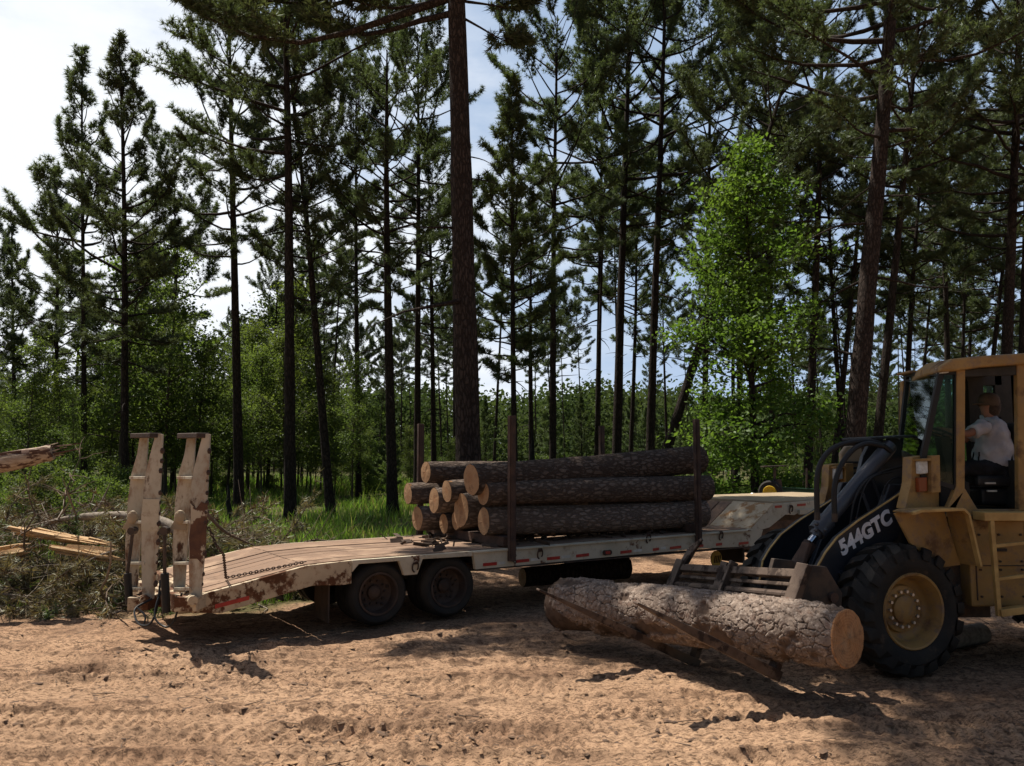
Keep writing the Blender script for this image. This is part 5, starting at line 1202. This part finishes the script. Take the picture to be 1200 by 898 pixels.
while n < 70:       # young pines filling the middle distance
    px = g.choice([g.uniform(-40, 400), g.uniform(330, 860), g.uniform(560, 860), g.uniform(860, 1260)]); Y = ysamp(40 if px < 540 else 58, 110); x = (px - 600) / F * Y
    if not free(x, Y, 1.2): continue
    tree('young_pine', g.choice(['young', 'young2', 'dense']), (x, Y, gz(x, Y)), g.uniform(4., 7.) * (1 if Y < 70 else 1.2) * (.75 if px > 850 else 1), 'young green pine in the regrowth under the tall pines', 'tree', 'young pines in the regrowth', (g.normal() * .02, 0)); n += 1
n = 0
while n < 118:       # broad-leaved saplings, thickest on the left
    px = g.choice([g.uniform(-50, 330), g.uniform(-50, 380), g.uniform(250, 440), g.uniform(330, 560), g.uniform(800, 1150)]); Y = ysamp(32 if px < 90 else 41, 60)
    if 820 < px < 960 and Y < 52: continue
    x = (px - 600) / F * Y
    if not free(x, Y, 1.0): continue
    Hh = g.uniform(5, 8) if px < 90 else g.uniform(8, 14) if px < 340 else (g.uniform(4, 9) if px < 420 else g.uniform(2.5, 4.5))
    tree('leafy_sapling', ['leafy', 'leafy2', 'slim', 'airy', 'leafy'][g.randint(5)], (x, Y, gz(x, Y)), Hh, 'leafy green broad-leaved sapling in the undergrowth', 'tree', 'broad-leaved saplings', (g.normal() * .04, 0)); n += 1
n = 0
while n < 70:
    px = g.choice([g.uniform(-50, 420), g.uniform(-50, 560), g.uniform(560, 1200)]); Y = ysamp(22 if px < 180 else 30, 60)
    if (180 < px < 490 or 820 < px < 960) and Y < 46: continue
    x = (px - 600) / F * Y
    if not free(x, Y, .8): continue
    tree('shrub', ['shrub', 'shrub2'][g.randint(2)], (x, Y, gz(x, Y)), g.uniform(.8, 2.), 'low leafy shrub among the pines', 'shrub', 'low shrubs', (0, 0)); n += 1
# far wood closing the view
C = []
for k in range(1500):
    Y = g.uniform(125, 330); x = g.uniform(-.75, .75) * Y; top = 6.5 + Y * .035 + 5 * vnoise(np.array([x * .05]), np.array([Y * .05]))[0]
    for q in range(7): C.append((x + g.normal() * 2.2, Y + g.normal() * 2.2, top * g.uniform(.05, 1.)))
lv, lf = leaves(np.array(C), 38, (1.4, 1.4, 1.), .62, g); o = npobj('distant_woods', lv, lf, M['farwood']); tag(o, 'far wood closing the view between the trunks', kind='stuff')
# ------------------------------------------------------------------ grass and weeds
def grass(name, N, seed, yr, hmin, hmax, w0, mat, thr, xlim=1.0):
    g = np.random.RandomState(seed); y = yr[0] + (yr[1] - yr[0]) * g.rand(N) ** 1.6; x = g.uniform(-.72, .72, N) * y
    m = fbm(x * .35 + 3, y * .22, 4); keep = (y > dirt_edge(x) + .3 + 1.6 * (fbm(x * 1.2, y * 1.2, 3) - .3)) & (m + .12 * g.rand(N) > thr); x, y, m = x[keep], y[keep], m[keep]; N = len(x)
    h = (hmin + (hmax - hmin) * g.rand(N)) * (.5 + 1.1 * sstep(thr, thr + .3, m)) * np.clip(.35 + (y - dirt_edge(x)) * .25, .2, 1); a = g.uniform(0, 6.28, N); z = ground_h(x, y)
    wd = (w0 + y * .0006) * (.6 + .8 * g.rand(N)); lean_ = h * g.uniform(.1, .7, N); la = g.uniform(0, 6.28, N)
    B = np.stack([x, y, z - .02], -1); sd = np.stack([np.cos(a), np.sin(a), 0 * a], -1) * wd[:, None] / 2; mid = B + np.stack([np.cos(la) * lean_ * .3, np.sin(la) * lean_ * .3, h * .6], -1); tip = B + np.stack([np.cos(la) * lean_, np.sin(la) * lean_, h], -1)
    V = np.stack([B - sd, B + sd, mid + sd * .8, mid - sd * .8, tip], 1).reshape(-1, 3); i5 = np.arange(N)[:, None] * 5
    f = np.concatenate([i5 + np.array([[0, 1, 2]]), i5 + np.array([[0, 2, 3]]), i5 + np.array([[3, 2, 4]])])
    o = npobj(name, V, f, mat); return o
tag(grass('grass', 120000, 5, (13, 85), .16, .55, .01, M['grassm'], .33), 'bright green grass and weeds growing under the pines', kind='stuff')
tag(grass('weeds', 26000, 6, (15, 60), .4, 1.0, .02, M['leaf'], .52), 'tall leafy weeds standing in the grass', kind='stuff')
tag(grass('dry_grass', 16000, 8, (12.3, 30), .08, .3, .008, M['slash'], .3), 'short straw-coloured grass along the edge of the dirt', kind='stuff')
# ------------------------------------------------------------------ slash pile and fallen wood on the left
def brush(name, N, xr, yr, hfun, seed, mat, label, L=(.5, 1.6), K=13, nl=.17, nw=.014, mats2='stick', tuftk=10):
    g = np.random.RandomState(seed); paths = []; C = []; D = []
    for i in range(N):
        x = g.uniform(*xr); y = g.uniform(*yr); 
        if y < dirt_edge(x) + .2 * g.rand(): continue
        z = gz(x, y) + hfun(x, y) * g.rand() ** .8; a = g.uniform(0, 6.28); e = g.normal() * .35 + .15; l = g.uniform(*L); q = [np.array([x, y, z])]
        for k in range(5):
            a += g.normal() * .25; e += g.normal() * .2 - .1; p = q[-1] + np.array([math.cos(a) * math.cos(e), math.sin(a) * math.cos(e), math.sin(e)]) * l / 5; p[2] = max(p[2], .04); q.append(p)
        q = np.array(q); paths.append((q, np.linspace(.006 + .009 * l, .004, 6)))
        for k in range(int(tuftk * l)):
            f_ = g.uniform(.8, 5); j = min(int(f_), 4); p = q[j] + (q[j + 1] - q[j]) * (f_ - j); d = q[j + 1] - q[j] + g.normal(size=3) * .25 * l / 5 * 2; e2 = p + d * g.uniform(.4, 1.2); paths.append((np.array([p, (p + e2) / 2, e2]), np.array([.006, .005, .003])))
            for w_ in range(3): C.append(p + (e2 - p) * (w_ + 1) / 3); D.append(d / (np.linalg.norm(d) + 1e-9))
    nv, nf = blades(np.array(C), np.array(D), K, nl, nw, .8, g, .3); bv, bf = tubes_np(paths, 5); v, f, mi = join([(nv, nf, 0), (bv, bf, 1)])
    return tag(npobj(name, v, f, [mat, M[mats2]], mi=mi), label, kind='stuff')
hp_ = lambda x, y: np.clip(.18 + .58 * min(1, max(0, (y - 12.4) / 2.2)), .2, 1.3) * (1 if x < -5.2 else .6) * (.6 + .8 * fbm(np.array([x]), np.array([y]), 2)[0])
brush('slash_brush', 420, (-12, -5.0), (12.4, 17.5), hp_, 41, M['slash'], 'heap of cut pine limbs with wilting greyish needles')
brush('dead_brush', 240, (-12, -5.4), (13.5, 19), lambda x, y: 1.2 * hp_(x, y), 42, M['leaf_dead'], 'brown dead brush heaped behind the cut limbs', K=7)
brush('slash_brush', 80, (-5.7, -4.0), (13.3, 16.5), lambda x, y: .45 * hp_(x, y), 43, M['slash'], 'pine tops dropped in the grass beside the raised ramps')
brush('green_slash', 100, (-11, -5.4), (12.5, 15.5), lambda x, y: .7 * hp_(x, y), 45, M['needle_b'], 'still green pine sprays at the front of the slash heap', K=11)
def sticks(name, N, xr, yr, hfun, seed, label, L, rr, mats):
    g = np.random.RandomState(seed); paths = []
    for i in range(N):
        x = g.uniform(*xr); y = g.uniform(*yr); z = gz(x, y) + .02 + hfun(x, y) * g.rand(); a = g.uniform(0, 6.28); e = g.normal() * .3 * (hfun(x, y) > .1); l = L[0] + (L[1] - L[0]) * g.rand() ** 2; q = [np.array([x, y, z])]
        for k in range(4):
            a += g.normal() * .25; e += g.normal() * .12 * (hfun(x, y) > .1); p = q[-1] + np.array([math.cos(a) * math.cos(e), math.sin(a) * math.cos(e), math.sin(e)]) * l / 4; p[2] = max(p[2], gz(p[0], p[1]) + .008); q.append(p)
        r = rr[0] + (rr[1] - rr[0]) * g.rand() ** 2; paths.append((np.array(q), np.linspace(r, r * .5, 5)))
    v, f = tubes_np(paths, 5); return tag(npobj(name, v, f, mats), label, kind='stuff')
sticks('broken_sticks', 150, (-12, -4.6), (12.4, 16), hp_, 46, 'bare broken sticks and twigs tangled in the slash heap', (.4, 1.8), (.006, .028), M['weathered'])
sticks('twigs', 240, (-6, 7), (5.9, 13), lambda x, y: 0., 47, 'small twigs lying on the dirt', (.05, .35), (.002, .007), M['stick'])
# twiggy bare saplings standing in the heap
for k, (px, py, Y, h) in enumerate([(30, 690, 13.6, 2.2), (75, 690, 14.2, 1.9), (112, 680, 14.6, 1.7), (52, 670, 15.5, 2.6)]):
    g = np.random.RandomState(90 + k); b0 = np.array(at(px, py, Y)); b0[2] = 0; paths = []; q = [b0]
    for i in range(8): q.append(q[-1] + np.array([g.normal() * .06, g.normal() * .06, h / 8]))
    paths.append((np.array(q), np.linspace(.025, .006, 9)))
    for i in range(16):
        j = g.randint(2, 9); a = g.uniform(0, 6.28); p = q[j]; e = [p]
        for w_ in range(4): a += g.normal() * .3; e.append(e[-1] + np.array([math.cos(a) * .12, math.sin(a) * .12, .05 + g.normal() * .05]))
        paths.append((np.array(e), np.linspace(.01, .003, 5)))
    v, f = tubes_np(paths, 5); tag(npobj('dead_sapling', v, f, M['stick']), ['bare dead sapling at the left end of the slash heap', 'bare dead sapling in front of the orange split wood', 'bare dead sapling next to the curved grey branch', 'tallest bare dead sapling under the snapped trunk'][k], 'dead sapling')
def limb(name, pts, radii, mat, label, cat='branch', twigs=0, seed=1, sides=12):
    m = MB(); q = spline(pts, 6); rr = np.interp(np.linspace(0, 1, len(q)), np.linspace(0, 1, len(radii)), radii); g = np.random.RandomState(seed)
    m.tube(q, [r * (1 + .12 * (g.rand() - .5)) for r in rr], sides)
    for k in range(twigs):
        i = g.randint(len(q) // 3, len(q) - 1); p = q[i]; d = Vector(g.normal(size=3)) * .2 + Vector((0, 0, .12)); m.tube([p, p + d, p + d * 1.9 + Vector(g.normal(size=3)) * .06], [rr[i] * .4, rr[i] * .28, .004], 5)
    return tag(obj(name, m, mat, smooth=True), label, cat)
limb('fallen_branch', [at(235, 650, 13.2), at(200, 616, 13.5), at(160, 606, 13.8), at(120, 605, 14), at(85, 607, 14.1), at(60, 612, 14.1), at(48, 619, 14.0)], [.085, .085, .085, .075, .05, .035, .012], M['weathered'], 'long curved grey branch lying across the slash heap behind the ramps', 'branch', 8, 3)
limb('fallen_branch', [at(150, 642, 13.4), at(120, 650, 13.2), at(95, 662, 13.0), at(80, 672, 12.9)], [.02, .016, .012, .005], M['weathered'], 'pale crooked stick at the front of the slash heap beside the far ramp', 'branch', 5, 4)
limb('fallen_branch', [at(322, 650, 14.6), at(345, 640, 15), at(370, 633, 15.4), at(395, 636, 15.6)], [.03, .025, .018, .006], M['stick'], 'thin dark branch arching over the grass behind the trailer tail', 'branch', 10, 5)
limb('fallen_branch', [at(240, 600, 13), at(262, 622, 13.2), at(285, 634, 13.4), at(300, 640, 13.5)], [.03, .024, .018, .006], M['stick'], 'dark limb drooping beside the near ramp', 'branch', 12, 6)
# freshly split orange wood on the heap
def splinter_log(pts, r, seed, label, n=16):
    m = MB(); g = np.random.RandomState(seed); a = Vector(pts[0]); b_ = Vector(pts[1]); d = (b_ - a); dn = d.normalized(); x = dn.cross(Vector((0, 0, 1))).normalized(); y = x.cross(dn)
    for k in range(n):
        o = x * g.normal() * r * .6 + y * g.normal() * r * .5; s0 = g.uniform(0, .25); s1 = g.uniform(.6, 1.05); p, q = a + d * s0 + o, a + d * s1 + o + x * g.normal() * .03 + y * g.normal() * .03
        w_ = g.uniform(.03, .09); m.bar(p, p.lerp(q, .7), w_, w_ * .5, up=tuple(g.normal(size=3)), w2=w_ * .9, h2=w_ * .4); m.bar(p.lerp(q, .7), q, w_ * .9, w_ * .4, up=tuple(g.normal(size=3)), w2=.006, h2=.006)
    return tag(obj('splintered_wood', m, M['split']), label, 'split wood')
splinter_log((at(-20, 655, 13.4), at(42, 645, 13.5)), .13, 3, 'short orange splinters at the left edge of the slash heap', 18)
splinter_log((at(12, 620, 13.8), at(140, 641, 13.5)), .09, 4, 'long freshly split orange pine lying across the slash heap', 16)
splinter_log((at(55, 640, 13.3), at(150, 655, 13.2)), .08, 5, 'short splintered orange slab in front of the longer split pine', 10)
splinter_log((at(168, 650, 13.9), at(210, 640, 14.0)), .07, 6, 'pale split wood showing between the two raised ramps', 8)
# snapped trunk, held up by its stump outside the frame
a, b_ = at(-150, 575, 12.2), at(62, 530, 12.6)
SN = empty('snapped_trunk', (a.x - .1, a.y, 0), 'snapped pine trunk with a long splinter hanging over the slash heap at the left edge', 'broken trunk')
m = MB(); q = spline([Vector((a.x - .15, a.y, -.2)), Vector((a.x - .1, a.y, 1.0)), a + Vector((-.05, 0, -.15))], 5); m.tube(q, np.linspace(.24, .19, len(q)), 14); obj('stump', m, M['bark'], SN, smooth=True)
m = MB(); q = spline([a, a.lerp(b_, .35) + Vector((0, 0, .04)), a.lerp(b_, .75), b_], 6); g = np.random.RandomState(8); m.tube(q, [.16 * (1 + .2 * (g.rand() - .5)) * (1 - .35 * (i / len(q)) ** 3) for i in range(len(q))], 14); obj('bark', m, M['split_pale'], SN, smooth=True)
m = MB()
for k in range(8):
    o = Vector((0, g.normal() * .05, g.normal() * .05)); l = [.3, .15, .1, .12][k % 4] * (1 + g.rand()); p = b_ + o - (b_ - a).normalized() * .25; tip = p + (b_ - a).normalized() * (l + .1) + Vector((0, 0, .05 * g.normal())); m.bar(p, tip, .05, .04, up=tuple(g.normal(size=3)), w2=.006, h2=.006)
tip = at(96, 519.5, 12.7); m.bar(b_ + Vector((-.2, 0, .06)), tip, .06, .04, w2=.008, h2=.008)
for t in (.3, .62):
    p = a.lerp(b_, t) + Vector((0, -.1, .11)); m.bar(p, p + (b_ - a).normalized() * .55, .1, .05, up=tuple(g.normal(size=3)), w2=.02, h2=.02)
obj('splinters', m, M['split_pale'], SN)
# stumps and snags in the wood
def snag(px, Y, ytop, wpx, label, lean=0.):
    p = at(px, 560, Y); top = at(px + lean, ytop, Y); m = MB(); g = np.random.RandomState(int(px)); r = wpx / 2 / F * Y
    q = [Vector((p.x, Y, -.2)).lerp(top, t) + Vector((g.normal() * .03, 0, 0)) for t in np.linspace(0, 1, 7)]; m.tube(q, [r * 1.3, r * 1.1, r, r, r * .9, r * .6, .015], 9)
    return tag(obj('charred_snag', m, M['char'], smooth=True), label, 'snag')
snag(627, 40, 503, 6.5, 'charred pointed snag standing behind the middle of the log stack', -4); snag(272, 26, 568, 6, 'short charred snag in the grass right of the raised ramps', -4); snag(905, 44, 540, 6, 'short dark snag left of the green machine')
# more logs lying about
make_log('fallen_log', T.pt(3.5, 1.7, .24), T.pt(5.6, 1.4, .26), .16, .2, 'dark log lying on the ground under the trailer bed', None, seed=31, bark='bark_red')
make_log('fallen_log', at(1090, 752, 10.2) + Vector((0, 0, .02)), at(1152, 741, 10.5), .13, .13, 'grey weathered log lying under the loader behind its front wheel', None, seed=33, bark='weathered')
# bark trash on the deck
o = None
g = np.random.RandomState(12); m = MB()
for k in range(150):
    s = g.uniform(.9, 6.2); n = g.uniform(.1, 2.4) ; p = T.pt(s, n, dz(s) + .03); d = Vector((g.normal(), g.normal(), .3 * g.normal())).normalized() * g.uniform(.03, .14); m.bar(p - d, p + d + Vector((0, 0, .02)), g.uniform(.02, .09), .012, up=tuple(g.normal(size=3)))
tag(obj('bark_slabs', m, pmat('loose_bark_slabs', (.06, .04, .03), (.1, .07, .05), 9, .9, 0, .3, 40)), 'loose dark bark slabs littering the trailer deck under the logs', kind='stuff')
# green machine with a yellow wheel beyond the gooseneck
GM = empty('farm_implement', at(920, 600, 21) * 1.0, 'low dark green machine with a yellow wheel hub parked beyond the gooseneck', 'machine')
GM.location.z = 0; YG = 21.; G = Frame(0, 0, 0)
gp = lambda px, py, Y=YG: at(px, py, Y)
m = MB(); m.hexa([gp(912, 588), gp(990, 590), gp(990, 590, YG + .9), gp(912, 588, YG + .9), gp(914, 572), gp(990, 576), gp(990, 576, YG + .9), gp(914, 572, YG + .9)]); obj('body', m, M['dkgreen'], GM, bevel=.03)
m = MB(); m.bar(gp(905, 579), gp(915, 579), .3, .25); m.bar(gp(914, 571.5), gp(990, 575.3), .08, .03); obj('deck_edge', m, M['dkgreen'], GM, bevel=.01)
wl = bpy.data.objects.new('wheel', None); COL.objects.link(wl); wl.parent = GM
c = gp(903, 577, YG - .12); m = MB(); m.lathe(c, (-.5, -.87, 0), [(.15, -.1), (.26, -.1), (.3, -.05), (.3, .05), (.26, .1), (.15, .1)], 24); obj('tyre', m, M['rubber'], wl, smooth=True)
m = MB(); m.lathe(c, (-.5, -.87, 0), [(.17, .1), (.16, .12), (.08, .06), (0, .08)], 20); obj('hub', m, M['wheelyellow'], wl, smooth=True)
m = MB(); m.bar(gp(907, 586), gp(908, 548), .06, .06, (0, 1, 0)); m.bar(gp(893, 547), gp(920, 546), .3, .03); m2 = MB(); m2.tube([gp(945, 574), gp(945.5, 549)], .025, 8); obj('rear_post', m2, M['darksteel'], GM); m.bar(gp(912, 573), gp(911, 562), .16, .14, (0, 1, 0)); obj('upright_post', m, M['darksteel'], GM)
m = MB(); m.tube([gp(868, 588), gp(878, 584), gp(890, 586), gp(900, 583)], .05, 8); m.ball(gp(882, 582), .1, 10, 6); m.bar(gp(866, 590), gp(871, 579), .05, .05, (0, 1, 0)); obj('drawbar', m, M['silver'], GM)
m = MB(); m.hexa([Vector((gp(866, 590).x, YG - .2, 0)), Vector((gp(990, 590).x, YG - .2, 0)), Vector((gp(990, 590).x, YG + .9, 0)), Vector((gp(866, 590).x, YG + .9, 0)), gp(868, 589, YG - .2), gp(990, 592, YG - .2), gp(990, 592, YG + .9), gp(868, 589, YG + .9)]); obj('frame', m, M['darksteel'], GM)
